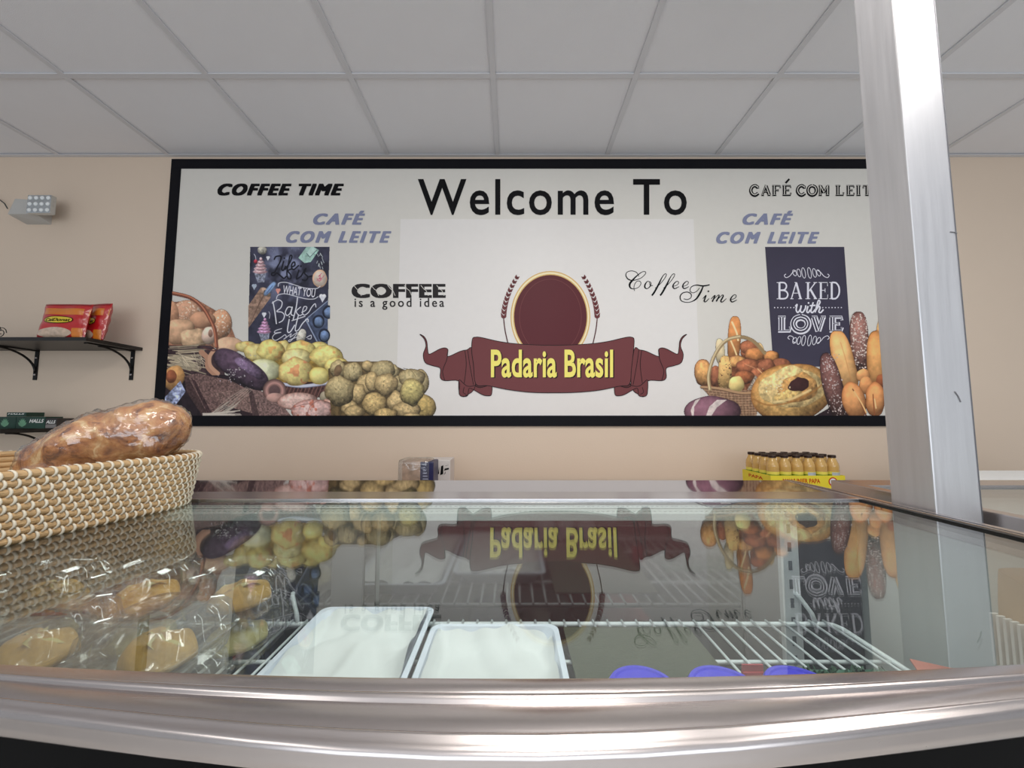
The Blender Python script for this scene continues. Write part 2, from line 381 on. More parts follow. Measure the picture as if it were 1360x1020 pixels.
# slab letters drawn in unit boxes: list of (stroke, weight class)
GL = {
 'B': [([(.25, 0), (.25, 1)], 1), ([(0, 0), (.35, 0)], 0), ([(0, 1), (.35, 1)], 0), ([(.25, 0), (.7, .02), (.88, .22), (.7, .44), (.25, .47)], .6), ([(.25, .47), (.8, .52), (1, .75), (.8, .97), (.25, 1)], .6)],
 'A': [([(.5, 0), (.1, 1)], .3), ([(.5, 0), (.88, 1)], 1), ([(.25, .65), (.75, .65)], 0), ([(0, 1), (.28, 1)], 0), ([(.68, 1), (1, 1)], 0), ([(.36, 0), (.52, 0)], 0)],
 'K': [([(.22, 0), (.22, 1)], 1), ([(0, 0), (.42, 0)], 0), ([(0, 1), (.42, 1)], 0), ([(.22, .6), (.85, 0)], .3), ([(.42, .42), (.88, 1)], 1), ([(.68, 0), (1, 0)], 0), ([(.7, 1), (1, 1)], 0)],
 'E': [([(.25, 0), (.25, 1)], 1), ([(0, 0), (.95, 0), (.97, .22)], 0), ([(0, 1), (.95, 1), (1, .74)], 0), ([(.25, .48), (.7, .48)], 0), ([(.7, .36), (.7, .6)], 0)],
 'D': [([(.25, 0), (.25, 1)], 1), ([(0, 0), (.3, 0)], 0), ([(0, 1), (.3, 1)], 0), ([(.25, 0), (.7, .03), (1, .3), (1, .7), (.7, .97), (.25, 1)], .7)],
 'L': [([(.3, 0), (.3, 1)], 1), ([(0, 0), (.6, 0)], 0), ([(0, 1), (.95, 1), (1, .68)], 0)],
 'O': [([(.5, 0), (.15, .14), (0, .5), (.15, .86), (.5, 1), (.85, .86), (1, .5), (.85, .14), (.5, 0)], 1)],
 'V': [([(.18, 0), (.5, 1)], 1), ([(.82, 0), (.5, 1)], .5), ([(0, 0), (.4, 0)], 0), ([(.65, 0), (1, 0)], 0)],
 'C': [([(1, .3), (.95, 0)], 0), ([(.97, .2), (.6, 0), (.2, .12), (0, .5), (.2, .88), (.6, 1), (1, .78)], 1)],
 'F': [([(.25, 0), (.25, 1)], 1), ([(0, 0), (.97, 0), (1, .26)], 0), ([(0, 1), (.5, 1)], 0), ([(.25, .48), (.7, .48)], 0), ([(.7, .36), (.7, .6)], 0)],
 'M': [([(.15, 0), (.15, 1)], .5), ([(.85, 0), (.85, 1)], 1), ([(.15, 0), (.5, .75)], 1), ([(.85, 0), (.5, .75)], .4), ([(0, 1), (.3, 1)], 0), ([(.68, 1), (1, 1)], 0), ([(0, 0), (.2, 0)], 0), ([(.8, 0), (1, 0)], 0)],
 'I': [([(.5, 0), (.5, 1)], 1), ([(0, 0), (1, 0)], 0), ([(0, 1), (1, 1)], 0)],
 'T': [([(.5, 0), (.5, 1)], 1), ([(0, .28), (.04, 0), (.96, 0), (1, .28)], 0), ([(.25, 1), (.75, 1)], 0)],
}
def slab(b, ch, x0, y0, x1, y1, thin, thick, d):
    for st, wgt in GL[ch]:
        pts = [(x0 + p[0] * (x1 - x0), y0 + p[1] * (y1 - y0)) for p in st]
        ribbon(b, pts, thin + (thick - thin) * wgt, d, smooth=len(pts) > 4)
for wi, word in enumerate(((('C', 997, 1007), ('A', 1011, 1023), ('F', 1025.5, 1036), ('E', 1039, 1050)), (('C', 1059, 1069), ('O', 1073, 1084), ('M', 1087, 1101)), (('L', 1109.5, 1120), ('E', 1124, 1134), ('I', 1137, 1142.5), ('T', 1146, 1157), ('E', 1161, 1171)))):
    b = MB(); b2 = MB()
    for ch, x0, x1 in word:
        slab(b, ch, x0, 247, x1, 259.5, 2.2, 4.6, 0.0016); slab(b2, ch, x0 - .3, 246.8, x1 - .3, 259, .3, 1.1, 0.0030)
    if wi == 0: ribbon(b, [(1043, 243.5), (1048, 238)], 2.4, 0.0016, False)
    sl = b.build('slab_lettering', INK, mur); b2.build('slab_inline', PAPER, sl, org=mur.location)

# the two chalkboard posters printed on the mural
CHALK = mat('chalkboard_print', (66, 62, 80), 0.45, var=0.30, scale=2.2, spec=0.3)
rp = poly('chalkboard_print', [(1016, 328), (1121, 328), (1132, 487), (1027, 487)][::-1], CHALK, 0.0010)
CH_W = flat('chalk_white', (226, 224, 234), 0.5, 1.1)
S3 = 947 / 130
b = MB()
for ch, x0, x1 in (('B', 155, 262), ('A', 285, 400), ('K', 432, 545), ('E', 558, 648), ('D', 662, 755)):
    slab(b, ch, 1010 + x0 / S3, 340 + 258 / S3, 1010 + x1 / S3, 340 + 415 / S3, .9, 2.7, 0.0018)
b.build('chalk_lettering', CH_W, rp, org=mur.location); b = MB()
for st in ([(335, 490), (352, 470), (343, 520), (360, 547), (385, 512), (392, 478), (384, 530), (403, 547), (430, 512), (436, 478)], [(458, 485), (446, 535), (460, 548), (480, 520)], [(508, 448), (486, 530), (500, 548), (528, 518)], [(474, 482), (530, 478)], [(538, 505), (573, 452), (560, 430), (545, 470), (526, 547)], [(530, 530), (560, 490), (573, 502), (562, 538), (580, 548), (607, 518)]):
    ribbon(b, cc(st, S3, 1010, 340), 2.0, 0.0018)
disc(b, 1010 + 463 / S3, 340 + 455 / S3, 1.2, 0.0018)
for x in list(range(135, 330, 31)) + list(range(600, 790, 30)): disc(b, 1010 + x / S3, 340 + 500 / S3, 0.8, 0.0018, 8)
b.build('chalk_lettering', CH_W, rp, org=mur.location)
for (yy, flip) in ((165, 1), (818, -1)):
    b = MB()
    for x, r in ((328, 28), (370, 38), (415, 50), (472, 52), (520, 42), (560, 30)):
        el = [(x + 17 * math.cos(t) + 8 * math.sin(t) * flip, yy + r * math.sin(t)) for t in np.linspace(0, 2 * math.pi, 13)[:-1]]
        ribbon(b, cc(el, S3, 1010, 340), .8, 0.0018, closed=True, k=3)
    dx = 0 if flip == 1 else 35
    ribbon(b, cc([(245 + dx, yy + 10 * flip), (228 + dx, yy + 25 * flip), (245 + dx, yy + 45 * flip), (280 + dx, yy + 30 * flip), (310, yy - 5 * flip), (340, yy - 25 * flip)], S3, 1010, 340), .9, 0.0018)
    ribbon(b, cc([(645, yy + 10 * flip), (662, yy + 25 * flip), (645, yy + 45 * flip), (610, yy + 30 * flip), (580, yy - 5 * flip), (550, yy - 25 * flip)], S3, 1010, 340), .9, 0.0018)
    b.build('chalk_flourish', CH_W, rp, org=mur.location)
for ch, x0, x1 in (('L', 165, 285), ('O', 315, 455), ('V', 490, 625), ('E', 662, 785)):
    b = MB(); bi = MB(); bw = MB()
    g = [1010 + x0 / S3, 340 + 590 / S3, 1010 + x1 / S3, 340 + 722 / S3]
    slab(b, ch, g[0] + .5, g[1] + .5, g[2] + .5, g[3] + .7, 4.2, 9.0, 0.0018); slab(bi, ch, *g, 1.7, 5.6, 0.0026)
    slab(bw, ch, g[0] + .2, g[1] + .2, g[2] - .2, g[3] - .2, .35, 1.5, 0.0034)
    cl = b.build('chalk_letter', CH_W, rp, org=mur.location); bi.build('letter_fill', CHALK, rp, org=mur.location); bw.build('letter_inline', CH_W, rp, org=mur.location)

# emblem: oval, ears of wheat, ribbon with the bakery name
MAROON = flat('print_maroon', (112, 62, 64), 0.45, 1.12); MAROOND = flat('print_maroon_dark', (84, 44, 46), 0.45, 1.1)
MAROOND2 = flat('print_oval_maroon', (92, 42, 48), 0.45, 1.1)
GOLD = flat('print_gold', (214, 176, 110), 0.45, 1.1); GOLDL = flat('print_pale_gold', (240, 226, 188), 0.45, 1.1); BRNL = flat('print_brown_line', (38, 24, 26), 0.45)
def oval(name, rx, ry, m, d, cx=731, cy=421):
    return poly(name, [(cx + rx * math.cos(t), cy + ry * math.sin(t)) for t in np.linspace(0, 2 * math.pi, 65)[:-1]], m, d)
oval('emblem_ring', 53, 61, GOLD, 0.0010); oval('emblem_ring', 51.6, 59.6, GOLDL, 0.0013); oval('emblem_ring', 49.5, 57, GOLD, 0.0016)
oval('emblem_oval', 48.2, 55.6, MAROOND2, 0.0019)
b = MB(); ribbon(b, [(731 + 41 * math.cos(t), 421 + 50 * math.sin(t)) for t in np.linspace(0, 2 * math.pi, 49)[:-1]], .7, 0.0022, closed=True, k=2); b.build('emblem_line', MAROON, mur)
for sgn in (-1, 1):
    b = MB(); bs = MB()
    arc = [(731 + sgn * (62 - 16 * (k / 9.) ** 2), 421 + 3 - 53 * (k / 9.)) for k in range(10)]
    for k, (x, y) in enumerate(arc):
        tx = -sgn * 3.5 * k / 9.; 
        for s2 in (-1, 1):
            L = 9.5 - .35 * k
            ang = math.atan2(-1, -sgn * .35 * k / 9. * 1.8) + s2 * .42
            ux, uy = math.cos(ang), math.sin(ang); vx, vy = -uy, ux
            pts = [(x, y), (x + ux * L * .4 + vx * 2.0, y + uy * L * .4 + vy * 2.0), (x + ux * L, y + uy * L), (x + ux * L * .4 - vx * 2.0, y + uy * L * .4 - vy * 2.0)]
            b.add([wp(p[0], p[1], 0.0026) for p in pts], [(0, 1, 2, 3)])
    ribbon(bs, [(731 + sgn * 62, 424), (731 + sgn * 60, 440), (731 + sgn * 55, 462)], 1.4, 0.0026)
    we = b.build('wheat_ear', MAROON, mur); bs.build('wheat_stem', MAROOND, we, org=mur.location)
RS = 1360 / 370.
def rc(pts): return [(550 + p[0] / RS, 430 + p[1] / RS) for p in pts]
def mir(pts): return [(1358 - p[0], p[1]) for p in pts]
tail = [(28, 52), (48, 62), (62, 85), (66, 120), (72, 148), (95, 140), (125, 124), (150, 118), (166, 128), (165, 160), (225, 135), (258, 128), (285, 128), (300, 300), (255, 350), (235, 355), (220, 340), (218, 280), (150, 278), (128, 262), (128, 218), (90, 205), (55, 190), (45, 150), (58, 110), (50, 75)]
curl = [(300, 300), (330, 268), (345, 285), (378, 300), (378, 345), (360, 352), (330, 345), (275, 315), (265, 330), (262, 350), (245, 355), (222, 345), (219, 276), (240, 290), (262, 305)]
body = [(285, 75), (300, 66), (330, 68), (420, 88), (520, 100), (679, 106), (840, 100), (940, 88), (1028, 68), (1060, 66), (1073, 78), (1070, 130), (1060, 220), (1050, 295), (1000, 305), (900, 325), (790, 335), (679, 337), (570, 335), (460, 322), (360, 302), (302, 295), (290, 200), (281, 130)]
fold = [(300, 300), (330, 268), (345, 285), (376, 292), (350, 305), (320, 312)]
for k, (nm, pts, m, d) in enumerate((('ribbon_tail', tail, MAROON, .0028), ('ribbon_curl', curl, MAROON, .0031), ('ribbon_fold', fold, MAROOND, .0034))):
    for q in (pts, mir(pts)[::-1]):
        sm = spline(rc(q), 4, True)
        o = poly(nm, sm, m, d); b = MB(); ribbon(b, sm, .9, d + .0002, False, True); b.build('outline', BRNL, o, org=mur.location)
for q in ([(166, 128), (160, 175), (140, 230), (150, 276)], [(248, 130), (255, 200), (245, 290)], [(262, 130), (272, 200), (290, 298)], [(245, 310), (240, 335), (255, 345)]):
    for z in (q, mir(q)):
        b = MB(); ribbon(b, rc(z), .8, .0036); b.build('ribbon_crease', BRNL, mur)
sm = spline(rc(body), 4, True); o = poly('ribbon_body', sm, MAROON, .0038); b = MB(); ribbon(b, sm, .9, .0040, False, True); b.build('outline', BRNL, o, org=mur.location)
YEL = flat('print_pale_yellow', (240, 226, 118), 0.45, 1.15)
mtext('lettering', 'Padaria Brasil', (653.5, 465.5, 815.5, 501), BRNL, 0, 0.026, 1.03, d=.0043)
mtext('lettering', 'Padaria Brasil', (652, 464.5, 814, 500), YEL, 0, 0.024, 1.03, d=.0046)

# ---- painted print: a small raster painter whose pixels become coloured mesh faces
def vnoise(x, y, s, seed=0):
    x = x / s; y = y / s; xi = np.floor(x).astype(int); yi = np.floor(y).astype(int); fx = x - xi; fy = y - yi
    fx = fx * fx * (3 - 2 * fx); fy = fy * fy * (3 - 2 * fy)
    def h(a, b):
        n = (a * 374761393 + b * 668265263 + seed * 974634777) & 0x7fffffff
        n = ((n ^ (n >> 13)) * 1274126177) & 0x7fffffff
        return (n ^ (n >> 16)) % 65536 / 65535.0
    return (h(xi, yi) * (1 - fx) + h(xi + 1, yi) * fx) * (1 - fy) + (h(xi, yi + 1) * (1 - fx) + h(xi + 1, yi + 1) * fx) * fy
def fbm(x, y, s, seed=0): return (vnoise(x, y, s, seed) + .5 * vnoise(x, y, s / 2, seed + 1) + .25 * vnoise(x, y, s / 4, seed + 2)) / 1.75
class Canvas:
    def __init__(s, x0, y0, x1, y1, res):
        s.nx = int((x1 - x0) * res) + 1; s.ny = int((y1 - y0) * res) + 1; s.res = res
        gx, gy = np.meshgrid(np.linspace(x0, x1, s.nx), np.linspace(y0, y1, s.ny)); s.X = gx; s.Y = gy
        s.c = np.zeros((s.ny, s.nx, 3)); s.a = np.zeros((s.ny, s.nx)); s.seed = 1
    def put(s, mask, col):
        m = np.clip(mask, 0, 1)[..., None]; s.c = s.c * (1 - m) + np.asarray(col, float) * m; s.a = np.maximum(s.a, np.clip(mask, 0, 1))
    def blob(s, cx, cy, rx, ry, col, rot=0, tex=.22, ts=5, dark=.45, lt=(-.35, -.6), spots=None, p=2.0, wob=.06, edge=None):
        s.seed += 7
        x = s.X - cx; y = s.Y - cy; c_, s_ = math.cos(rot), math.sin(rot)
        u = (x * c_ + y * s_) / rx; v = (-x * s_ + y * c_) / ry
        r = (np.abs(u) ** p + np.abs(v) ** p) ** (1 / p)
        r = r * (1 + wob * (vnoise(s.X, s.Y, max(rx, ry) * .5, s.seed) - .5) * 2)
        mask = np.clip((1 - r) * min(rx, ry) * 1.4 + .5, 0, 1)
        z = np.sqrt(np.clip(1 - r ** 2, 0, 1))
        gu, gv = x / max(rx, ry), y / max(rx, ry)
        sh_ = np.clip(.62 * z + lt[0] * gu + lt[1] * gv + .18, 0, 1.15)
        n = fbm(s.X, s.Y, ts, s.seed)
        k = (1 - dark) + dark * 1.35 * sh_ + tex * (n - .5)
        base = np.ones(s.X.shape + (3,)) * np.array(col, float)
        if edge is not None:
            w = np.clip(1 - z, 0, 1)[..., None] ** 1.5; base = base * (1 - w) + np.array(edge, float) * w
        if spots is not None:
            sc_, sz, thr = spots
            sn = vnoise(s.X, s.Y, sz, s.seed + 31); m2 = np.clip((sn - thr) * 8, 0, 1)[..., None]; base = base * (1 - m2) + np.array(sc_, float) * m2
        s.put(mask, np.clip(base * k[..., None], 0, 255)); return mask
    def cap(s, x0, y0, x1, y1, r, col, **kw):
        L = math.hypot(x1 - x0, y1 - y0)
        s.blob((x0 + x1) / 2, (y0 + y1) / 2, L / 2 + r, r, col, rot=math.atan2(y1 - y0, x1 - x0), p=kw.pop('p', 2.7), **kw)
    def poly(s, pts, col, tex=.2, ts=4, soft=1.0):
        s.seed += 7; inside = np.zeros(s.X.shape, bool); n = len(pts)
        for i in range(n):
            (xa, ya), (xb, yb) = pts[i], pts[(i + 1) % n]
            if ya == yb: continue
            c = ((ya > s.Y) != (yb > s.Y)) & (s.X < (xb - xa) * (s.Y - ya) / (yb - ya) + xa); inside ^= c
        k = 1 + tex * (fbm(s.X, s.Y, ts, s.seed) - .5) * 2
        s.put(inside.astype(float), np.clip(np.ones(s.X.shape + (3,)) * np.array(col, float) * k[..., None], 0, 255))
    def stroke(s, pts, w, col, smooth=True, alpha=1.0, clip=False):
        q = spline([tuple(p[:2]) for p in pts], 6) if smooth and len(pts) > 2 else pts
        d = np.full(s.X.shape, 1e9)
        for (xa, ya), (xb, yb) in zip(q[:-1], q[1:]):
            dx, dy = xb - xa, yb - ya; l2 = dx * dx + dy * dy or 1e-9
            bx0, bx1 = min(xa, xb) - w, max(xa, xb) + w; by0, by1 = min(ya, yb) - w, max(ya, yb) + w
            j0, j1 = np.searchsorted(s.X[0], [bx0, bx1]); i0, i1 = np.searchsorted(s.Y[:, 0], [by0, by1])
            if j1 <= j0 or i1 <= i0: continue
            X = s.X[i0:i1, j0:j1]; Y = s.Y[i0:i1, j0:j1]
            t = np.clip(((X - xa) * dx + (Y - ya) * dy) / l2, 0, 1)
            d[i0:i1, j0:j1] = np.minimum(d[i0:i1, j0:j1], np.hypot(X - xa - t * dx, Y - ya - t * dy))
        m = np.clip((w / 2 - d) * s.res * .7 + .5, 0, 1) * alpha
        if clip: m = m * s.a
        s.put(m, col)
    def seeds(s, fn, n, col, r=.7, seed=0):
        g = np.random.default_rng(seed)
        for _ in range(n):
            x, y = fn(g); d = np.hypot((s.X - x), (s.Y - y) * g.uniform(.7, 1.4)); m = np.clip((r * g.uniform(.6, 1.3) - d) * s.res + .5, 0, 1) * s.a
            s.put(m, np.array(col) * g.uniform(.85, 1.05))
    def build(s, name, d, k=KINK, parent=mur):
        n = s.nx * s.ny
        # unproject to the mural plane
        u = (s.X - 680) / FPX; v = (510 - s.Y) / FPX; ry = cp - v * sp; rz = sp + v * cp; t = YM / ry
        V = np.stack([u * t - mur.location.x, np.full(s.X.shape, YM - d) - mur.location.y, CZ + rz * t - mur.location.z], -1).reshape(-1, 3)
        idx = np.arange(n).reshape(s.ny, s.nx)
        av = (s.a[:-1, :-1] + s.a[1:, :-1] + s.a[:-1, 1:] + s.a[1:, 1:]) / 4
        keep = av > .5
        Q = np.stack([idx[:-1, :-1], idx[1:, :-1], idx[1:, 1:], idx[:-1, 1:]], -1)[keep]
        used = np.unique(Q); remap = np.full(n, -1); remap[used] = np.arange(len(used)); Q = remap[Q]
        c = s.c.reshape(-1, 3)[used] / 255.0; c = np.where(c <= .04045, c / 12.92, ((c + .055) / 1.055) ** 2.4) * k
        me = bpy.data.meshes.new(name); V = V[used]
        me.vertices.add(len(V)); me.vertices.foreach_set('co', V.astype(np.float32).ravel())
        me.loops.add(Q.size); me.loops.foreach_set('vertex_index', Q.astype(np.int32).ravel())
        me.polygons.add(len(Q)); me.polygons.foreach_set('loop_start', np.arange(0, Q.size, 4, dtype=np.int32))
        try: me.polygons.foreach_set('loop_total', np.full(len(Q), 4, dtype=np.int32))
        except Exception: pass
        at_ = me.attributes.new('ink', 'FLOAT_COLOR', 'POINT')
        at_.data.foreach_set('color', np.concatenate([np.clip(c, 0, 1), np.ones((len(c), 1))], 1).astype(np.float32).ravel())
        me.update(calc_edges=True); me.materials.append(printmat('mural_photo_print'))
        o = bpy.data.objects.new(name, me); COL.objects.link(o); o.parent = parent
        return o

# --- left bread picture
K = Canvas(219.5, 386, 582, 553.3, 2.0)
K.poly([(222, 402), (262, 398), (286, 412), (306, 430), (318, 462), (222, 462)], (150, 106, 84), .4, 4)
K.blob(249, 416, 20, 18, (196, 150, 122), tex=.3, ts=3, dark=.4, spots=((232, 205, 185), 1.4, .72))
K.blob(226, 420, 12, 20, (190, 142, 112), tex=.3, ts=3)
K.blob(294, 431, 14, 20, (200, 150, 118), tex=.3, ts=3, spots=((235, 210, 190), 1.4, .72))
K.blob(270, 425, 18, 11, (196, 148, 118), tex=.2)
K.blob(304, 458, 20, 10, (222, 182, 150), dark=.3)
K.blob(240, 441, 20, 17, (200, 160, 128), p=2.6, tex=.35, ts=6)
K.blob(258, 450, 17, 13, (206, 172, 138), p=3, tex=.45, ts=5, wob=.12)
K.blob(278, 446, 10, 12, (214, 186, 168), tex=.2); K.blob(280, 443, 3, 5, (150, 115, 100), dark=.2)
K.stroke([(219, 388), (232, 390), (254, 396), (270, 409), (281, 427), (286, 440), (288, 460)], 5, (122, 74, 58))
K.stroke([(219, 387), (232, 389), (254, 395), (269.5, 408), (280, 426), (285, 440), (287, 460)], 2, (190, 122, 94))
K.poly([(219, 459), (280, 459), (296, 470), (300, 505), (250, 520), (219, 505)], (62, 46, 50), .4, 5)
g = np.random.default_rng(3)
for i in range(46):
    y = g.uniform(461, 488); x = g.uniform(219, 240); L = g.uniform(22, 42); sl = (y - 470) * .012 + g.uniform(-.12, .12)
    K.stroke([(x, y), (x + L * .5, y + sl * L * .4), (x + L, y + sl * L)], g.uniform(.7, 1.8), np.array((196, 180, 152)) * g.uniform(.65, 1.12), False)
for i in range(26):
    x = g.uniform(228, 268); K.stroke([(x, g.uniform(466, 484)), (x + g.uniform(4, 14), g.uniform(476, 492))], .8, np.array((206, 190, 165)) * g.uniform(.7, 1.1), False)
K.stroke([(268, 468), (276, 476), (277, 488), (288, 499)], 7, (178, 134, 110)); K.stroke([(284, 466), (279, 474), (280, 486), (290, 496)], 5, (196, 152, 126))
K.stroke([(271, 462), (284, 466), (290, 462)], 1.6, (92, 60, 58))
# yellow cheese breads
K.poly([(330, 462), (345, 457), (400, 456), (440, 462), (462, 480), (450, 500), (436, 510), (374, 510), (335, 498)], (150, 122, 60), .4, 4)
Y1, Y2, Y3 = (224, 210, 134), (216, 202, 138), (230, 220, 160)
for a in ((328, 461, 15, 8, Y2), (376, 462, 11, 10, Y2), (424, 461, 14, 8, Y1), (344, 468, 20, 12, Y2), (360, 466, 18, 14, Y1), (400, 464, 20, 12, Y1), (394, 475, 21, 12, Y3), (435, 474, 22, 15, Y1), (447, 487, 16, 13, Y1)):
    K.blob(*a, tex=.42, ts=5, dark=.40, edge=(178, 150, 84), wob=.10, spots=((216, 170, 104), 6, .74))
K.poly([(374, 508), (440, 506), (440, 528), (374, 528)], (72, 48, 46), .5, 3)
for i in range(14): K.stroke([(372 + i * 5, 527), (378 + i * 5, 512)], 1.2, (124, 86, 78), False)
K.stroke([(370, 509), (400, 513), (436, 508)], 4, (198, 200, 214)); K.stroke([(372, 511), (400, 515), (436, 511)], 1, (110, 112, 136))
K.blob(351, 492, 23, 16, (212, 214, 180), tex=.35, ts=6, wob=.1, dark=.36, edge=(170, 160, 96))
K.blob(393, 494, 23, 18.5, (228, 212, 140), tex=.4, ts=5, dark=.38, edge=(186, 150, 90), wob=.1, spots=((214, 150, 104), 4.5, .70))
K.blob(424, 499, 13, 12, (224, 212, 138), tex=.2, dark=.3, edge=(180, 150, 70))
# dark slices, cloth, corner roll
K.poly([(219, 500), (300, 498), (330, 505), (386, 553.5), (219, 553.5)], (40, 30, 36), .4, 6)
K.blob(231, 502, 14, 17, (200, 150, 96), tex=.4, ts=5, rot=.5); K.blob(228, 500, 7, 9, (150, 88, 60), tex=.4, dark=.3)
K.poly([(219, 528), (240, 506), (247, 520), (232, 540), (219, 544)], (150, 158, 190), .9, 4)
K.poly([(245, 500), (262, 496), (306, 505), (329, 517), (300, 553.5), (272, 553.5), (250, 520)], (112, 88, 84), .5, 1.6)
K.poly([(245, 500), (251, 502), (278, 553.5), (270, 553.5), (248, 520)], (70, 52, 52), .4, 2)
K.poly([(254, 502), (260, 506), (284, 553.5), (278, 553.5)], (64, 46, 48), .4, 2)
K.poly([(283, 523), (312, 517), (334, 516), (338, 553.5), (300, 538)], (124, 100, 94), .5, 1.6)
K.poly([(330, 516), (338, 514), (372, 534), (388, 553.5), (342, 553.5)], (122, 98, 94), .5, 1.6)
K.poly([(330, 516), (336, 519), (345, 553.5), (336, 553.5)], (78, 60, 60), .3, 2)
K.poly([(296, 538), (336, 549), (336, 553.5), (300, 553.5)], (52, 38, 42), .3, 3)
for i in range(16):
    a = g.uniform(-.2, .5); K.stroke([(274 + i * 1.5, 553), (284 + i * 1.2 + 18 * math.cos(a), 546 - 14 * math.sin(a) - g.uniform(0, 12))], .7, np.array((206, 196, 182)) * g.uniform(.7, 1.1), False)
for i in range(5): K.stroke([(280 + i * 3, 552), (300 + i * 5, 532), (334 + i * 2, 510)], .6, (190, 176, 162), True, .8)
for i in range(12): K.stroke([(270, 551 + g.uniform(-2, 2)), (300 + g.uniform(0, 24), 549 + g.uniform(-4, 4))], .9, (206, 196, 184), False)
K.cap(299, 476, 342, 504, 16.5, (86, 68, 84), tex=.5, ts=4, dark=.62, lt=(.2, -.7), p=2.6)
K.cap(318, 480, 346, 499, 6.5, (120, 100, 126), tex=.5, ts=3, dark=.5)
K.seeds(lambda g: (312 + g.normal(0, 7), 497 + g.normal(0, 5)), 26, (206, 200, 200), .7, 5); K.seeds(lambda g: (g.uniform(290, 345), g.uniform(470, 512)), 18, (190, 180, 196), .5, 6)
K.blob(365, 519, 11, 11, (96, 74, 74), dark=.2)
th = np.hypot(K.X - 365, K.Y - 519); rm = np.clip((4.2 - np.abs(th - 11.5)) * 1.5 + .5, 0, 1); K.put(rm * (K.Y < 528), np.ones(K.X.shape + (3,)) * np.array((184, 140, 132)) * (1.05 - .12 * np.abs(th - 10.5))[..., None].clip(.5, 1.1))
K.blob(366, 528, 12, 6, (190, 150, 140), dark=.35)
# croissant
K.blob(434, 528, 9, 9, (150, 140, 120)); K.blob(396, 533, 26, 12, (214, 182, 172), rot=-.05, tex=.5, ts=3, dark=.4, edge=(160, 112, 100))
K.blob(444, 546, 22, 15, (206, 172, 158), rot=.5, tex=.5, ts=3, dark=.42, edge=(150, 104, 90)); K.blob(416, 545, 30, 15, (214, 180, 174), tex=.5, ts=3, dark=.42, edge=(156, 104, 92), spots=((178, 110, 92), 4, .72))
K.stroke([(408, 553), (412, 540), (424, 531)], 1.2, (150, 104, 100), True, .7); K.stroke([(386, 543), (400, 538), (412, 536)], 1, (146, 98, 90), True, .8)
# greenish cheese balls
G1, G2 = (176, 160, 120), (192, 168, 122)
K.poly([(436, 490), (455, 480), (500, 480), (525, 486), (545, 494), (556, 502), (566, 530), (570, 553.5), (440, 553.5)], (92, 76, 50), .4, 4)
for a in ((488, 486, 8, 8, G2), (522, 494, 8, 10, G1), (508, 491, 16.5, 12.5, G1), (449, 490, 11.5, 12, G1), (469, 495, 13.5, 13, G1), (487, 510, 13, 14, G2), (494, 508, 9, 13, G2), (529, 510, 9, 11, G1), (475, 523, 11, 14, G2), (559, 508, 11, 18, G1), (547, 502, 18, 13, G1), (512.5, 511, 15.5, 14.5, G2), (465, 541, 12, 9, G2), (451.5, 519, 20, 19, G1), (526.5, 535, 13, 15, G2), (565, 541, 14, 17, (176, 152, 96)), (541, 544, 19, 11, G2), (547, 520, 16, 18, (184, 170, 112)), (497, 537, 16, 16, (194, 168, 116)), (471, 547, 13.5, 9, G2), (512, 550, 16, 8, (200, 172, 118)), (547, 553, 13, 5, G2)):
    K.blob(*a, tex=.5, ts=2.6, dark=.52, lt=(-.2, -.55), edge=(112, 92, 60), wob=.13, spots=((116, 100, 66), 1.8, .84))
K.blob(449, 492, 5, 8, (120, 96, 70), tex=.4, dark=.3, rot=.3)
K.stroke([(536, 489), (546, 492), (552, 500)], .9, (112, 96, 64), True, .7)
K.build('bread_photo_print', 0.0024)

# --- right bread picture
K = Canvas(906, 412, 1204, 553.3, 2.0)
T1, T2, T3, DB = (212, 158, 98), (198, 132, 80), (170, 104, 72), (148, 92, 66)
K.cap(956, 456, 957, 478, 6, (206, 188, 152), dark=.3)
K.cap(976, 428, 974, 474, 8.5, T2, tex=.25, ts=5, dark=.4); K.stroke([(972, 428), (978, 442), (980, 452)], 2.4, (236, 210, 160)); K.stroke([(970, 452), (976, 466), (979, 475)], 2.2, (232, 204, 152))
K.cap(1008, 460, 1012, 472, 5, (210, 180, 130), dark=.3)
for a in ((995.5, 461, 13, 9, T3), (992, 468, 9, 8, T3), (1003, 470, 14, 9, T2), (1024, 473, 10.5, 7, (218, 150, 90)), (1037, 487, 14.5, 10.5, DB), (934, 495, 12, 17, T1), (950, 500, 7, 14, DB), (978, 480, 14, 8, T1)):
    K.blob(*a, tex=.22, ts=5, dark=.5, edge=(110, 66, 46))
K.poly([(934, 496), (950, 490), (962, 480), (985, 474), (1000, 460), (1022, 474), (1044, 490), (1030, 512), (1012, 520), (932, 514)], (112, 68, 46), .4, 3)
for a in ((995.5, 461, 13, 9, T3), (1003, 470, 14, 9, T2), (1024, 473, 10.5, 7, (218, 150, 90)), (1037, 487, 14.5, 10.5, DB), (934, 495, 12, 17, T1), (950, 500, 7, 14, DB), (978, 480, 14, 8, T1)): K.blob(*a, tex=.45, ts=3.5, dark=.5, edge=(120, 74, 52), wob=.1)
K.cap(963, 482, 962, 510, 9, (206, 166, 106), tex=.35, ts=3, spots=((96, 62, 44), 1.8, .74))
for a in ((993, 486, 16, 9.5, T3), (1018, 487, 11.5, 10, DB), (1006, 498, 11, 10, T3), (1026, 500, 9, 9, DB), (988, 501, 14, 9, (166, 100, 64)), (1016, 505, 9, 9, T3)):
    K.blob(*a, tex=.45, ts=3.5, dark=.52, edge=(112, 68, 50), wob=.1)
K.stroke([(990, 484), (1002, 489)], 1, (216, 160, 120), True, .7); K.stroke([(1006, 490), (1014, 498)], 1.2, (226, 180, 130))
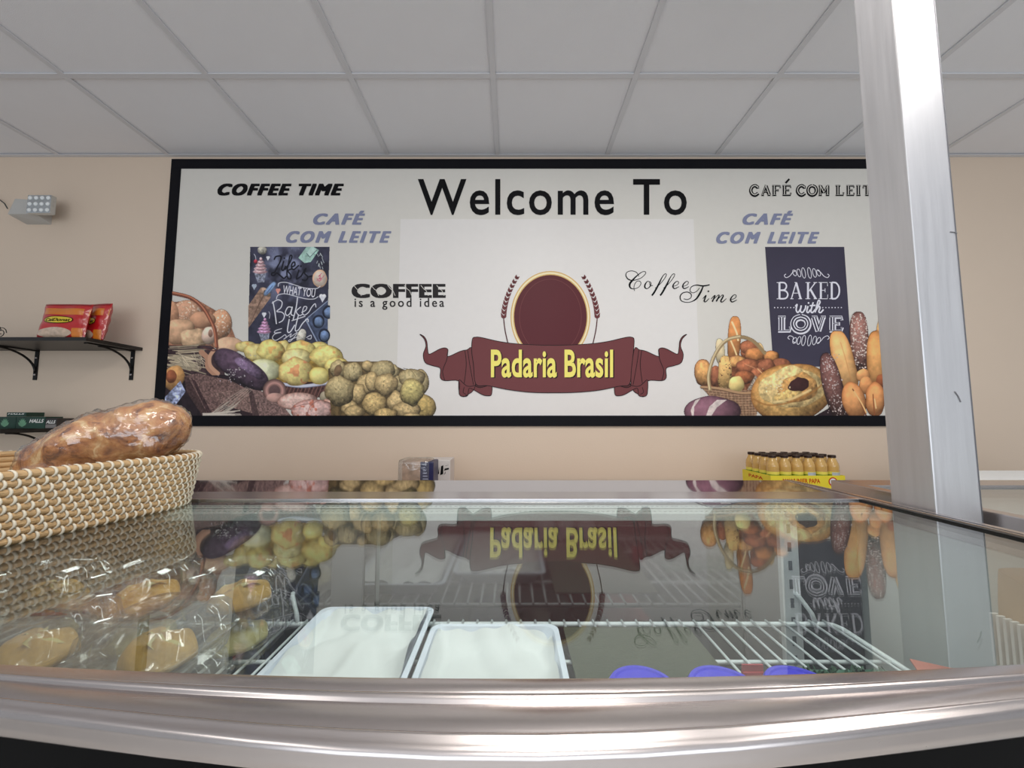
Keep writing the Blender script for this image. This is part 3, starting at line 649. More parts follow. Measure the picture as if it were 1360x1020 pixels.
K.poly([(930, 513), (1012, 520), (1004, 553.5), (962, 553.5), (942, 526)], (148, 116, 92), .3, 2)
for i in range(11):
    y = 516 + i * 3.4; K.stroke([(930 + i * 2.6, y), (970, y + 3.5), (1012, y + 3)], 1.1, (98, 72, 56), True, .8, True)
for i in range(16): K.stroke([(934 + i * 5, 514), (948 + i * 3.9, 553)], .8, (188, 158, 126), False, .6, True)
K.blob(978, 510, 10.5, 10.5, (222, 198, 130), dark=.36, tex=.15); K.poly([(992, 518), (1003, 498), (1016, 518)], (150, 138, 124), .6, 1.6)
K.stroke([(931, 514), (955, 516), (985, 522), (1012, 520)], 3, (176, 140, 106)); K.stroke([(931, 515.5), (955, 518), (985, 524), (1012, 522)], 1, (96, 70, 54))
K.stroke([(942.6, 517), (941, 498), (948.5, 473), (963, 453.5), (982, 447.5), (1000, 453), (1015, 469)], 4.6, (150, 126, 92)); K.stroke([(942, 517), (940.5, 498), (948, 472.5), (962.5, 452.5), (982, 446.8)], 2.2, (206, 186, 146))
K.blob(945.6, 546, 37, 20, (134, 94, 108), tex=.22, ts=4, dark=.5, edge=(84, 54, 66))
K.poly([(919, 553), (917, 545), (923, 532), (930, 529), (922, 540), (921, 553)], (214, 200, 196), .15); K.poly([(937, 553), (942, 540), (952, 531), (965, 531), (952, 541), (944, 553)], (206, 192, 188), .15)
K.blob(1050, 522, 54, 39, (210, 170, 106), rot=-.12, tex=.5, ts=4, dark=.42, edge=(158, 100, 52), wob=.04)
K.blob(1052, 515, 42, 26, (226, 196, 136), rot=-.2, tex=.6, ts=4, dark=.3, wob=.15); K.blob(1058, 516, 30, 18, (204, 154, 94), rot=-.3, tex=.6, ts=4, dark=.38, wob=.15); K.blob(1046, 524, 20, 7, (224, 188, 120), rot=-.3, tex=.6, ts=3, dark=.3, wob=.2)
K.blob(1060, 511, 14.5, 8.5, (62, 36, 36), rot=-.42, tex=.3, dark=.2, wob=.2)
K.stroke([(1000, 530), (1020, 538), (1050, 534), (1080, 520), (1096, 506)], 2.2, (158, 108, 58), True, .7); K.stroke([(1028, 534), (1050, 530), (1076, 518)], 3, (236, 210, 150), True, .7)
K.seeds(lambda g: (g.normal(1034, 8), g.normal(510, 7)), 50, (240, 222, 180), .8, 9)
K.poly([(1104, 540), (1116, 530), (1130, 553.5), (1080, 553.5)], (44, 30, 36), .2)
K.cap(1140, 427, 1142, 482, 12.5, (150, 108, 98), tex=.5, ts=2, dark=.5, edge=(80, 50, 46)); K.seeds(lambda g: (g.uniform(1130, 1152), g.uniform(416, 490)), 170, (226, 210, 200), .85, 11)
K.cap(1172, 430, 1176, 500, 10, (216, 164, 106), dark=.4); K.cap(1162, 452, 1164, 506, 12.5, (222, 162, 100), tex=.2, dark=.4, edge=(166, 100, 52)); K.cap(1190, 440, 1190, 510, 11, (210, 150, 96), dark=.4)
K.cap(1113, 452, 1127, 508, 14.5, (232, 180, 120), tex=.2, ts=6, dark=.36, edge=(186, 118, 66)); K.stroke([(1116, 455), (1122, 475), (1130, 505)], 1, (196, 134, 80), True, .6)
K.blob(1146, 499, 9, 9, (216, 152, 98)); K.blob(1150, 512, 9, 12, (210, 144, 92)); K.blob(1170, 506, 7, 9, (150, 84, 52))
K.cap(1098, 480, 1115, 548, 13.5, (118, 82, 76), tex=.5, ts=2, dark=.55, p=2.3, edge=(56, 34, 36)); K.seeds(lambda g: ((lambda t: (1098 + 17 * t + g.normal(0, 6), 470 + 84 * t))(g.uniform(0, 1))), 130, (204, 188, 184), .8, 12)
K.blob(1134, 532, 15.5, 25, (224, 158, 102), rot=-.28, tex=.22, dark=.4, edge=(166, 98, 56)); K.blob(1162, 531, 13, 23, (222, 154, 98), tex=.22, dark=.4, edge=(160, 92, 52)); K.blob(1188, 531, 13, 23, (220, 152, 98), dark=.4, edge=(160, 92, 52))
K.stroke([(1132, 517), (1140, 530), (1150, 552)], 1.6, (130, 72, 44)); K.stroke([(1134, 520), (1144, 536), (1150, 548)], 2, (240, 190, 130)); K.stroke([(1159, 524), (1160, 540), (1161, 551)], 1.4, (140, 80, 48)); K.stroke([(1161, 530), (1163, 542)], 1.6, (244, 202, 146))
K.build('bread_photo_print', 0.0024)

# --- left chalkboard picture
K = Canvas(330, 328, 438.5, 458, 3.0)
s5 = 874 / 120.
def c5(pts): return [(325 + p[0] / s5, 320 + p[1] / s5) for p in pts]
K.poly([(332.5, 327.5), (438, 327.5), (434.5, 458.5), (329.5, 458.5)], (54, 54, 70), .35, 9)
n = fbm(K.X, K.Y, 14, 77); cl = np.clip((n - .36) * 3.5, 0, 1) * np.clip(1 - np.abs(K.X - 378) / 46, 0, 1) * np.clip(1.15 - np.abs(K.Y - 358) / 52, 0, 1)
K.put(np.clip(cl * 1.4, 0, .9) * K.a, np.ones(K.X.shape + (3,)) * np.array((136, 142, 172)))
K.put(np.clip((vnoise(K.X, K.Y, 1.2, 5) - .82) * 5, 0, .5) * cl, (196, 198, 212))
W_, PK, BL = (216, 216, 224), (214, 150, 160), (122, 148, 186)
def cup(cx, cy, s_, c):
    K.poly(c5([(cx - 60 * s_, cy), (cx + 55 * s_, cy), (cx + 40 * s_, cy + 95 * s_), (cx - 25 * s_, cy + 100 * s_)]), (126, 130, 146), .5, 1.6)
    for i, w in enumerate((70, 62, 48, 34, 16)):
        x, y = 325 + (cx + 5 * i * .3) / s5, 320 + (cy - 6 - i * 30 * s_) / s5
        K.blob(x, y, w * s_ / s5 * 1.0, 20 * s_ / s5, c, dark=.4, tex=.5, ts=2); K.stroke([(x - w * s_ / s5 * .8, y), (x, y + 1.4), (x + w * s_ / s5 * .8, y - .6)], .6, (120, 62, 80))
cup(152, 305, 1.0, (220, 186, 190)); K.blob(325 + 108 / s5, 320 + 200 / s5, 2.6, 2.8, (176, 62, 76)); K.stroke(c5([(110, 180), (105, 150), (92, 128)]), .7, W_)
cup(192, 885, .95, (206, 160, 196)); K.stroke(c5([(240, 750), (245, 710), (235, 685)]), .6, W_)
K.poly(c5([(20, 650), (160, 450), (255, 545), (10, 880)]), (150, 122, 106), .35, 3)
for i in range(16): K.stroke(c5([(30 + i * 6, 860 - i * 14), (150 + i * 6, 640 - i * 10 - 60)]), .5, (104, 80, 70), False, .5)
K.blob(325 + 208 / s5, 320 + 495 / s5, 8.2, 4.0, (172, 146, 128), rot=.75); K.blob(325 + 208 / s5, 320 + 500 / s5, 3.6, 2.6, (58, 46, 46), rot=.75, dark=.2)
K.cap(*c5([(205, 510)])[0], *c5([(280, 420)])[0], 3.4, (136, 164, 204)); K.stroke(c5([(215, 505), (270, 435)]), .8, (70, 90, 140))
K.poly(c5([(520, 165), (620, 30), (720, 90), (640, 205), (580, 215)]), (158, 190, 180), .25, 4); K.poly(c5([(600, 120), (650, 50), (695, 85), (640, 160)]), (186, 212, 204), .1); K.stroke(c5([(600, 120), (632, 158), (700, 88)]), .8, (70, 96, 100), False)
K.blob(325 + 172 / s5, 320 + 92 / s5, 6.4, 5.4, (176, 172, 160), tex=.5, ts=2)
K.blob(325 + 728 / s5, 320 + 365 / s5, 9.6, 11.6, (216, 178, 150), dark=.2); K.blob(325 + 728 / s5, 320 + 365 / s5, 8, 9.8, (206, 190, 176), dark=.2)
for i in range(14):
    a = g.uniform(0, 6.28); r = g.uniform(0, 5); K.stroke([(425 + r * math.cos(a), 370.5 + r * math.sin(a)), (425 + r * math.cos(a) + g.uniform(-3, 3), 370.5 + r * math.sin(a) + g.uniform(-3, 3))], .9, (196, 104, 124), False)
for (x, y, s_, c) in ((228, 165, 18, W_), (95, 440, 24, (170, 180, 196)), (325, 482, 24, (216, 150, 140)), (755, 545, 34, W_), (190, 712, 22, W_)):
    for q in (-1, 1): K.blob(325 + (x + q * s_ * .4) / s5, 320 + (y - s_ * .3) / s5, s_ * .6 / s5, s_ * .6 / s5, c, dark=.15)
    K.poly(c5([(x - s_ * .9, y - s_ * .1), (x + s_ * .9, y - s_ * .1), (x - 2, y + s_ * 1.5)]), c, .1)
for i in range(14): 
    x, y = g.uniform(690, 760), g.uniform(110, 280); K.stroke(c5([(x, y), (x + g.uniform(-10, 14), y + 22)]), .9, (196, 204, 206), False, .8)
K.poly(c5([(590, 760), (805, 575), (805, 1010), (720, 1010)]), (74, 84, 110), .3, 5); K.stroke(c5([(590, 760), (805, 580)]), 1, (150, 160, 184), False); K.stroke(c5([(590, 760), (715, 1000)]), 1.4, (150, 160, 184), False); K.stroke(c5([(612, 765), (735, 1000)]), .6, (40, 44, 60), False)
for (x, y) in ((715, 780), (770, 915), (810, 690)): K.blob(325 + x / s5, 320 + y / s5, 7.8, 9.2, (34, 38, 54), dark=.2); K.blob(325 + (x + 4) / s5, 320 + (y + 4) / s5, 6, 7, (104, 124, 158), tex=.4, ts=3)
K.blob(325 + 548 / s5, 320 + 925 / s5, 6, 10.5, (196, 190, 180), rot=.3, tex=.5, ts=2)
BK = (22, 22, 32)
for st in ([(288, 178), (305, 152), (350, 150), (347, 195), (312, 262), (292, 302), (266, 312), (262, 330), (285, 335), (312, 312), (350, 340), (380, 364), (402, 345)], [(378, 200), (360, 268), (374, 286), (398, 248)], [(395, 275), (440, 205), (458, 150), (440, 146), (425, 220), (410, 300), (418, 358), (446, 366), (446, 330), (420, 290), (460, 270)], [(456, 254), (486, 236), (482, 205), (460, 220), (455, 258), (476, 278), (522, 240)], [(525, 285), (502, 365), (525, 358), (548, 340)], [(545, 345), (592, 268), (580, 312), (612, 350), (592, 382), (560, 376)], [(610, 350), (652, 340)]):
    K.stroke(c5(st), 1.9, BK)
K.blob(325 + 545 / s5, 320 + 245 / s5, 1.2, 1.2, BK, dark=.1); K.blob(325 + 385 / s5, 320 + 168 / s5, 1.1, 1.1, BK, dark=.1)
for st, w in (([(325, 440), (335, 408), (400, 402), (480, 425), (580, 455), (690, 462), (730, 440)], 1.0), ([(308, 560), (325, 525), (390, 512), (480, 532), (590, 560), (670, 562), (710, 540)], 1.0),
    ([(275, 590), (292, 680), (308, 800)], 1.5), ([(268, 602), (320, 570), (362, 592), (352, 645), (312, 682), (360, 690), (386, 722), (370, 768), (335, 790)], 1.3), ([(455, 642), (420, 642), (395, 690), (410, 722), (440, 700), (462, 640), (450, 708), (472, 722)], 1.4), ([(512, 552), (500, 640), (470, 762)], 1.5), ([(542, 640), (500, 682), (530, 722), (562, 708)], 1.2), ([(553, 692), (592, 670), (602, 640), (575, 638), (560, 692), (580, 718), (620, 690), (650, 640), (682, 608), (690, 640)], 1.2),
    ([(432, 760), (415, 868), (440, 882), (485, 815)], 1.5), ([(522, 715), (490, 858), (520, 862), (560, 800), (608, 755), (616, 782)], 1.4), ([(458, 772), (585, 730)], 1.2),
    ([(360, 848), (300, 868), (292, 890), (352, 884), (292, 902), (270, 940), (300, 962), (352, 935), (392, 908), (402, 932), (380, 950), (422, 920), (452, 898), (440, 932), (472, 910), (510, 885), (480, 932), (440, 972), (428, 962), (512, 928)], .9), ([(600, 935), (642, 912), (642, 946), (612, 946)], .9)):
    K.stroke(c5(st), w, W_)
K.blob(325 + 434 / s5, 320 + 735 / s5, 1, 1, W_, dark=.1)
lp = K.build('chalkboard_picture_print', 0.0016)
o = mtext('lettering', 'WHAT YOU', (376, 381.5, 419, 392.5), CH_W, 0, 0.012, 1.0, d=.0022, ang=math.radians(7), parent=lp)

# ------------------------------------------------------------------ glass-topped cooler in front of the photographer
ZG = CZ - 0.19                   # top of the glass
BOW = 0.11
def bow(x): return 0.301 + BOW * x * x
CL, CR = -1.42, 0.79            # glass from left end to right frame
YR = 0.92                      # rear edge of the glass
cooler = thing('display_cooler', 'bow-fronted glass-top display cooler with a brushed steel rim in the foreground', 'cooler', ((CL + CR) / 2, 0.7, 0))
XS = list(np.linspace(CL, CR + 0.03, 40))
def sweep(prof, name, m, xs=XS, off=0.0, smooth=True):
    """profile (outward distance, height above glass) swept along the bowed front"""
    b = MB(); n = len(prof); vs = []
    for x in xs:
        for d, h in prof: vs.append((x, bow(x) - d + 0.032 * (1 - math.exp(-10 * x * x)) * max(d, 0) / 0.06, ZG + h))
    fs = [(i * n + k, i * n + k + 1, (i + 1) * n + k + 1, (i + 1) * n + k) for i in range(len(xs) - 1) for k in range(n - 1)]
    fs += [tuple(range(n)), tuple((len(xs) - 1) * n + k for k in range(n))[::-1]]
    b.add(vs, fs); return b.build(name, m, cooler, smooth, auto=math.radians(35))
def arc(cx, cz, r, a0, a1, n=6): return [(cx + r * math.cos(math.radians(a0 + (a1 - a0) * i / (n - 1))), cz + r * math.sin(math.radians(a0 + (a1 - a0) * i / (n - 1)))) for i in range(n)]
sweep([(-0.004, -0.004), (-0.004, 0.0008), (-0.002, 0.0013), (0.0105, 0.0014)] + [(0.0115, 0.0008), (0.0120, 0.0002)] + arc(0.0165, -0.0008, 0.0044, 165, 20, 9) + [(0.0214, 0.0000), (0.0220, 0.0008), (0.0232, 0.0013), (0.0410, 0.0009), (0.0435, 0.0003)] + arc(0.0480, -0.0016, 0.0034, 150, 40, 6) + arc(0.0535, -0.0056, 0.0054, 85, -10, 8) + [(0.0600, -0.010), (0.0595, -0.0150), (0.057, -0.0172), (0.045, -0.018)], 'front_rim', STEEL)
sweep([(0.0480, -0.016), (0.0480, -1.09), (0.02, -1.09), (0.02, -0.016)], 'front_panel', BLACKP, smooth=False)
# glass: one bowed sheet
b = MB(); n = len(XS); gx = list(np.linspace(CL, CR, n)); vs = []
for z in (ZG - 0.006, ZG):
    for x in gx: vs.append((x, bow(x), z))
    for x in gx: vs.append((x, YR, z))
o2 = 2 * n; fs = []
for i in range(n - 1):
    fs += [(i, n + i, n + i + 1, i + 1), (o2 + i, o2 + i + 1, o2 + n + i + 1, o2 + n + i), (i, i + 1, o2 + i + 1, o2 + i), (n + i, o2 + n + i, o2 + n + i + 1, n + i + 1)]
fs += [(0, o2, o2 + n, n), (n - 1, n + n - 1, o2 + n + n - 1, o2 + n - 1)]
MB().add(vs, fs).build('glass_top', GLASS, cooler)
# right side frame with black gasket
yA = bow(0.80) - 0.01
MB().box(CR - 0.006, CR + 0.004, yA + .01, YR + 0.03, ZG - 0.008, ZG + 0.0035, 0.001).build('gasket', BLACK, cooler)
MB().box(CR + 0.004, CR + 0.028, yA, 1.185, ZG - 0.03, ZG + 0.0055, 0.002).build('side_frame', STEEL, cooler)
MB().box(CR + 0.009, CR + 0.012, yA + .02, 1.18, ZG + 0.0052, ZG + 0.0058).build('frame_groove', BLACK, cooler)
MB().box(CL - 0.03, CL, bow(CL) - .04, 1.185, ZG - 0.03, ZG + 0.0055, 0.002).build('side_frame', STEEL, cooler)
# rear: frame bar, polished ledge, LED housing
MB().box(CL, CR + 0.004, YR, 1.008, ZG - 0.03, ZG + 0.004, 0.001).build('rear_frame', mat('satin_rear_frame', (198, 194, 196), 0.18, 0.9, var=.05, stretch=(1, 30, 30)), cooler)
lb_ = MB().box(CL, CR + 0.004, 1.008, 1.181, ZG - 0.03, ZG + 0.001, 0.001); lb_.v = [(x, y, z + (0.0036 * (y - 1.008) / .173 if z > ZG - .01 else 0)) for x, y, z in lb_.v]; lb_.build('rear_ledge', POLISH, cooler)
LEDM = mat('light_housing_white', (224, 238, 234), 0.4)
ls = MB().box(CL, CR - 0.012, 0.832, 0.912, ZG - 0.022, ZG - 0.0075, 0.002).build('light_housing', LEDM, cooler)
hb = MB()
for yy in (0.848, 0.894):
    for k in range(200):
        x = CL + 0.02 + k * 0.0108; hb.box(x, x + 0.004, yy, yy + 0.004, ZG - 0.0076, ZG - 0.0070)
hs = hb.build('vent_holes', mat('vent_hole_grey', (110, 130, 126), 0.6), ls, org=cooler.location); hs['kind'] = 'stuff'
MB().box(CL, CR - 0.012, 0.874, 0.877, ZG - 0.0078, ZG - 0.0068).build('housing_groove', mat('groove_grey', (120, 138, 136), 0.5), ls, org=cooler.location)
# cabinet
INN = mat('cooler_liner_grey', (196, 204, 202), 0.4, var=.04)
DECK = mat('cooler_deck_grey', (120, 126, 126), 0.35, 0.3, var=.15, scale=8)
ZD = CZ - 0.66                  # deck the lower goods stand on
b = MB(); vs = []; n = len(gx)
for z in (ZD - 0.03, ZD):
    for x in gx: vs.append((x, bow(x) - .02, z))
    for x in gx: vs.append((x, 0.94, z))
MB().add(vs, fs).build('deck', DECK, cooler)
MB().box(CR, CR + 0.03, yA, 1.18, 0.1, ZG - 0.03).build('side_wall', INN, cooler)
MB().box(CL - 0.03, CL, bow(CL) - .03, 1.18, 0.1, ZG - 0.03).build('side_wall', INN, cooler)
MB().box(CL, CR, 0.955, 0.965, 0.1, ZG - 0.03).build('rear_wall', INN, cooler)
MIR = mat('mirror_rear_door', (128, 126, 126), 0.09, 1.0, var=.02)
for x0, x1 in ((CL + 0.004, -0.31), (-0.30, CR - 0.004)):
    d = MB().box(x0, x1, 0.935, 0.943, ZD + 0.01, ZG - 0.035).build('mirror_door', MIR, cooler)
DFR = mat('door_frame_grey', (104, 102, 104), .4, .3)
for x0, x1 in ((-0.405, -0.335), (0.520, 0.598)):
    MB().box(x0, x1, 0.927, 0.934, ZD + .01, ZG - .035, .001).build('door_frame', DFR, cooler)
p = MB().box(0.598, 0.638, 0.916, 0.934, ZD, ZG - 0.03, 0.001).build('shelf_post', WHITEP, cooler)
for k in range(9): MB().box(0.614, 0.622, 0.9152, 0.9162, ZD + 0.08 + k * 0.04, ZD + 0.10 + k * 0.04).build('slot', mat('post_slot', (120, 124, 126), .5), p, org=cooler.location)
MB().box(CL - 0.02, CR + 0.02, 0.45, 1.15, 0.0, 0.1).build('plinth', BLACKP, cooler)

# white wire shelf
ZS = CZ - 0.443
def wire_shelf(x0, x1, label):
    t = thing('wire_shelf', label, 'shelf', ((x0 + x1) / 2, 0.6, ZS), group='white wire shelves in the cooler')
    r = 0.0052; y0, y1 = 0.37, 0.892
    y0 = y0 if x0 > -1 else .53; rim = [(x0 + .015, y1, ZS), (x1 - .02, y1, ZS), (x1 - .006, y1 - .006, ZS), (x1, y1 - .02, ZS), (x1, y0, ZS), (x0, y0, ZS), (x0, y1 - .015, ZS)]
    MB().tube(rim, r, 8, closed=True).build('shelf_frame', WIREM, t, True)
    w = MB().tube([(0, y0 - .6, 0.006), (0, y1 + .004 - .6, 0.006)], 0.0026, 6); me = w.build('wire', WIREM); data = me.data; bpy.data.objects.remove(me)
    data.polygons.foreach_set('use_smooth', [True] * len(data.polygons))
    k = int((x1 - x0 - .02) / 0.0305)
    for i in range(k):
        o = bpy.data.objects.new('wire', data); COL.objects.link(o); o.parent = t; o.location = (x0 + .022 + i * (x1 - x0 - .044) / (k - 1) - t.location.x, 0, 0)
    for yy in (0.52, 0.76): MB().tube([(x0, yy, ZS), (x1, yy, ZS)], 0.0036, 6).build('cross_bar', WIREM, t, True)
    MB().tube([(x1 - .065, 0.915, ZS + .055), (x1 - .062, 0.908, ZS + .05), (x1 - .045, 0.895, ZS + .02), (x1 - .04, 0.892, ZS)], 0.0045, 8).build('hook', WIREM, t, True)
    return t
wire_shelf(-0.405, 0.690, 'white wire shelf under the glass carrying two white trays')
wire_shelf(-1.36, -0.418, 'white wire shelf under the glass carrying the stacked pastry boxes')

# white trays lined with paper
TRAYM = mat('white_tray_plastic', (220, 228, 240), 0.3, var=.01)
PAPM = mat('white_greaseproof_paper', (220, 224, 224), 0.6, var=.05, scale=9, bump=.7, bscale=14)
def tray(x0, x1, y0, y1, label, seed, fold):
    z0 = ZS + 0.0095; h = 0.032
    t = thing('serving_tray', label, 'tray', ((x0 + x1) / 2, (y0 + y1) / 2, z0), group='white trays in the cooler')
    b = MB(); ins = 0.016; fl = 0.008
    rings = [(-fl, h), (-fl, h - .003), (ins * .9, .0), ]
    loops = [(0 - fl, h - .002), (0 - fl, h), (0, h + .0005), (ins, 0.004), (ins, 0.0)]
    def loop(d, z, rr=0.02):
        out = []
        for cx_, cy_, a in ((x1 - d - rr, y1 - d - rr, 0), (x0 + d + rr, y1 - d - rr, 90), (x0 + d + rr, y0 + d + rr, 180), (x1 - d - rr, y0 + d + rr, 270)):
            for k in range(5): out.append((cx_ + rr * math.cos(math.radians(a + k * 22.5)), cy_ + rr * math.sin(math.radians(a + k * 22.5)), z0 + z))
        return out
    for i, (d, z) in enumerate([(ins, 0), (0, h - .004), (-fl, h - .003), (-fl, h), (0.001, h), (ins, 0.0035)]):
        b.add(loop(d, z), [])
    n = 20; fs = [(i * n + k, i * n + (k + 1) % n, (i + 1) * n + (k + 1) % n, (i + 1) * n + k) for i in range(5) for k in range(n)]
    fs += [tuple(range(n))[::-1], tuple(5 * n + k for k in range(n))]
    b.f = fs; b.build('tray_body', TRAYM, t, True, auto=math.radians(40))
    g = np.random.default_rng(seed)
    ph = g.uniform(0, 6, 6)
    def fn(u, v):
        x = x0 + .006 + u * (x1 - x0 - .012); y = y0 + .006 + v * (y1 - y0 - .012)
        e = min(u, 1 - u, v, 1 - v); z = z0 + .008 + .02 * max(0, 1 - e / .10) ** 1.5
        z += .005 * math.sin(9 * u + ph[0] + 4 * v) + .004 * abs(math.sin(11 * v + ph[1] - 7 * u)) + .003 * math.sin(27 * u * v + ph[2])
        if fold: z += .011 * math.exp(-((v - .62 - .12 * math.sin(3 * u)) / .09) ** 2) + .008 * math.exp(-((u - .35 - .3 * v) / .07) ** 2)
        return (x, y, max(z, z0 + .005))
    MB().grid(fn, 28, 28).build('paper_liner', PAPM, t, True)
tray(-0.390, -0.170, 0.48, 0.872, 'white tray with crumpled paper beside the pastry boxes', 2, True)
tray(-0.146, 0.080, 0.45, 0.802, 'white paper-lined tray with the smoother liner at the middle of the cooler', 5, False)

# foil board, blue-lidded tubs, small goods on the shelf
FOIL = mat('dull_silver_board', (74, 80, 62), 0.5, 0.25, var=.45, scale=60, bump=.6, bscale=160, stretch=(1, 4, 1))
tag(MB().box(0.105, 0.36, 0.47, 0.855, ZS + .0095, ZS + .0135, .001).build('cake_board', FOIL, org=(0.245, 0.63, ZS + .0095)), 'dull silver foil-covered board lying on the wire shelf behind the blue-lidded jars', 'board')
LIDB = mat('blue_lid_plastic', (72, 66, 226), 0.3, var=.03); TUBM = mat('frosted_tub', (216, 222, 228), 0.4)
for i, (x, lab) in enumerate(((0.121, 'leftmost tall jar with a bright blue lid at the front of the cooler'), (0.196, 'middle tall jar with a bright blue lid between two like it'), (0.268, 'rightmost tall jar with a bright blue lid beside the small red packet'))):
    zb = ZS + .0095; y = .3875
    t = thing('lidded_jar', lab, 'jar', (x, y, zb), group='blue-lidded jars')
    MB().lathe([(.024, 0), (.029, .004), (.0295, .15), (.026, .168), (.026, .172)], 24, (x, y, zb)).build('jar', TUBM, t, True, auto=.6)
    MB().lathe([(.0305, .168), (.0325, .170), (.0325, .184), (.0305, .187), (.027, .1872), (.026, .1855), (.0, .1852)], 32, (x, y, zb), cap=False).build('lid', LIDB, t, True, auto=.6)
REDM = mat('red_packet', (178, 62, 72), 0.4)
t = thing('candy_packet', 'small red packet standing behind the rightmost blue lid', 'packet', (0.372, 0.652, ZS + .0095))
MB().box(.356, .389, .648, .656, ZS + .0135, ZS + .050, .003).build('body', REDM, t); MB().box(.356, .389, .6505, .6535, ZS + .046, ZS + .060, .001).build('crimp', REDM, t)
GRNM = mat('dark_green_tray', (46, 84, 58), 0.5, var=.5, scale=60)
t = thing('herb_tray', 'dark green shallow tray at the right front of the cooler', 'tray', (0.53, 0.67, ZS + .0095))
b = MB().box(.430, .632, .628, .712, ZS + .0095, ZS + .016); b.build('tray_base', mat('green_tray_plastic', (70, 110, 90), .4), t)
b = MB()
for k in range(420):
    x, y = random.uniform(.436, .626), random.uniform(.634, .706); z = ZS + .016; a = random.uniform(0, 6.28); l = .008
    b.add([(x, y, z - .001), (x + l * math.cos(a), y + l * math.sin(a), z + random.uniform(.004, .012)), (x + l * math.cos(a + .6), y + l * math.sin(a + .6), z + random.uniform(.002, .012))], [(0, 1, 2)])
o = b.build('herb_leaves', GRNM, t); o['kind'] = 'stuff'
SAL = mat('salmon_card', (206, 128, 112), 0.55)
t = thing('price_card', 'flat salmon-coloured card at the right front corner of the cooler', 'card', (0.712, 0.70, ZS + .004))
c0 = Vector((.712, .70, ZS + .02)); R_ = Matrix.Rotation(math.radians(-30), 4, 'Z')
bb = MB().box(-.032, .032, -.02, .02, -.0015, .0015, .0005); bb.v = [tuple(c0 + R_ @ Vector(v)) for v in bb.v]; bb.build('card', SAL, t)
bb = MB().box(-.006, .006, -.006, .006, -.02, -.0015); bb.v = [tuple(c0 + R_ @ Vector(v)) for v in bb.v]; bb.build('clip', WHITEP, t)
# paper bag at the far right inside the case
KRAFT = mat('kraft_paper', (190, 160, 124), 0.7, var=.08, scale=14, bump=.2, bscale=30)
t = thing('paper_bag', 'brown kraft paper bag with a striped inner wrap at the right end of the cooler', 'bag', (0.745, 0.57, ZS))
def bag(u, v):
    a = u * 2 * math.pi; w = .036 + .006 * math.cos(4 * a); d = .05 + .004 * math.sin(3 * a + 2)
    c_, s_ = math.cos(a), math.sin(a); q = (abs(c_) ** 4 + abs(s_) ** 4) ** -.25
    f = 1 - .25 * max(0, v - .5) + .03 * math.sin(9 * v + 3 * a)
    return (.742 + w * q * c_ * f, .57 + d * q * s_ * f, ZS + .0 + v * .21 - .03 * (u - .5) * v)
MB().grid(bag, 28, 14, True).build('bag_body', KRAFT, t, True)
bw = MB()
for k in range(9): bw.box(.690, .700, .535 + k * .008, .5385 + k * .008, ZS + .09, ZS + .16)
bw.build('striped_wrap', mat('striped_white', (226, 226, 224), .5), t)

# goods on the deck below (they show in the mirrored rear doors)
RB = mat('red_snack_bag', (190, 40, 42), 0.3, var=.35, scale=9, coat=.5); BB = mat('blue_snack_bag', (70, 92, 160), 0.3, var=.5, scale=14, coat=.5)
def pillow(cx, cy, z0, w, d, h, m, label, cat='bag', rot=0.0, name='snack_bag'):
    t = thing(name, label, cat, (cx, cy, z0)); ca, sa = math.cos(rot), math.sin(rot)
    def fn(u, v):
        a, q = (u - .5) * 2, (v - .5) * 2
        return a, q
    b = MB()
    for s_ in (1, -1):
        def f2(u, v, s_=s_):
            a, q = (u - .5) * 2, (v - .5) * 2; k = max(0, (1 - a ** 4) * (1 - q ** 4)) ** .6
            x, y = a * w / 2 * (1 - .06 * (1 - q * q)), q * d / 2; z = h / 2 + s_ * h / 2 * k * (1 + .08 * math.sin(9 * a + 5 * q))
            return (cx + x * ca - y * sa, cy + x * sa + y * ca, z0 + z)
        b.grid(f2, 16, 12)
    b.build('pouch', m, t, True); 
    e = MB()
    for q in (-1, 1):
        e.box(-w / 2, w / 2, q * d / 2 - .008, q * d / 2 + .008, h / 2 - .001, h / 2 + .001)
    e.v = [(cx + v[0] * ca - v[1] * sa, cy + v[0] * sa + v[1] * ca, z0 + v[2]) for v in e.v]; e.build('seal', m, t)
    return t
pillow(.30, .52, ZD, .24, .16, .09, RB, 'glossy red bag on the cooler deck, seen in the mirrored doors')
pillow(-.05, .60, ZD, .16, .18, .10, BB, 'blue patterned bag on the cooler deck, seen in the mirrored doors')
CK = mat('dark_cake_wrap', (74, 56, 58), 0.35, var=.9, scale=22, coat=.4); CKT = mat('cake_top_label', (170, 166, 158), 0.5, var=.3, scale=30)
for i, (x, y, lab) in enumerate(((.07, .69, 'round dark-wrapped cake with a pale label on the cooler deck, nearer the blue bag'), (.21, .69, 'round dark-wrapped cake with a pale label on the cooler deck, nearer the red bag'))):
    t = thing('wrapped_cake', lab, 'cake', (x, y, ZD), group='round wrapped cakes on the deck')
    MB().lathe([(.055, 0), (.062, .004), (.064, .06), (.060, .085), (.05, .095), (.0, .097)], 28, (x, y, ZD), cap=False).build('cake', CK, t, True)
    MB().lathe([(.040, .0968), (.040, .0985), (.0, .099)], 24, (x, y, ZD), cap=False).build('label_disc', CKT, t)
    def face(u, v): a = -math.pi / 2 + math.pi + (u - .5) * 1.5; return (x + .0650 * math.cos(a), y + .0650 * math.sin(a), ZD + .012 + v * .05)
    MB().grid(face, 12, 3).build('front_label', CKT, t, True)
t = thing('pastry_tray', 'pale blue foam tray of small orange pastries on the cooler deck', 'tray', (-.09, .76, ZD))
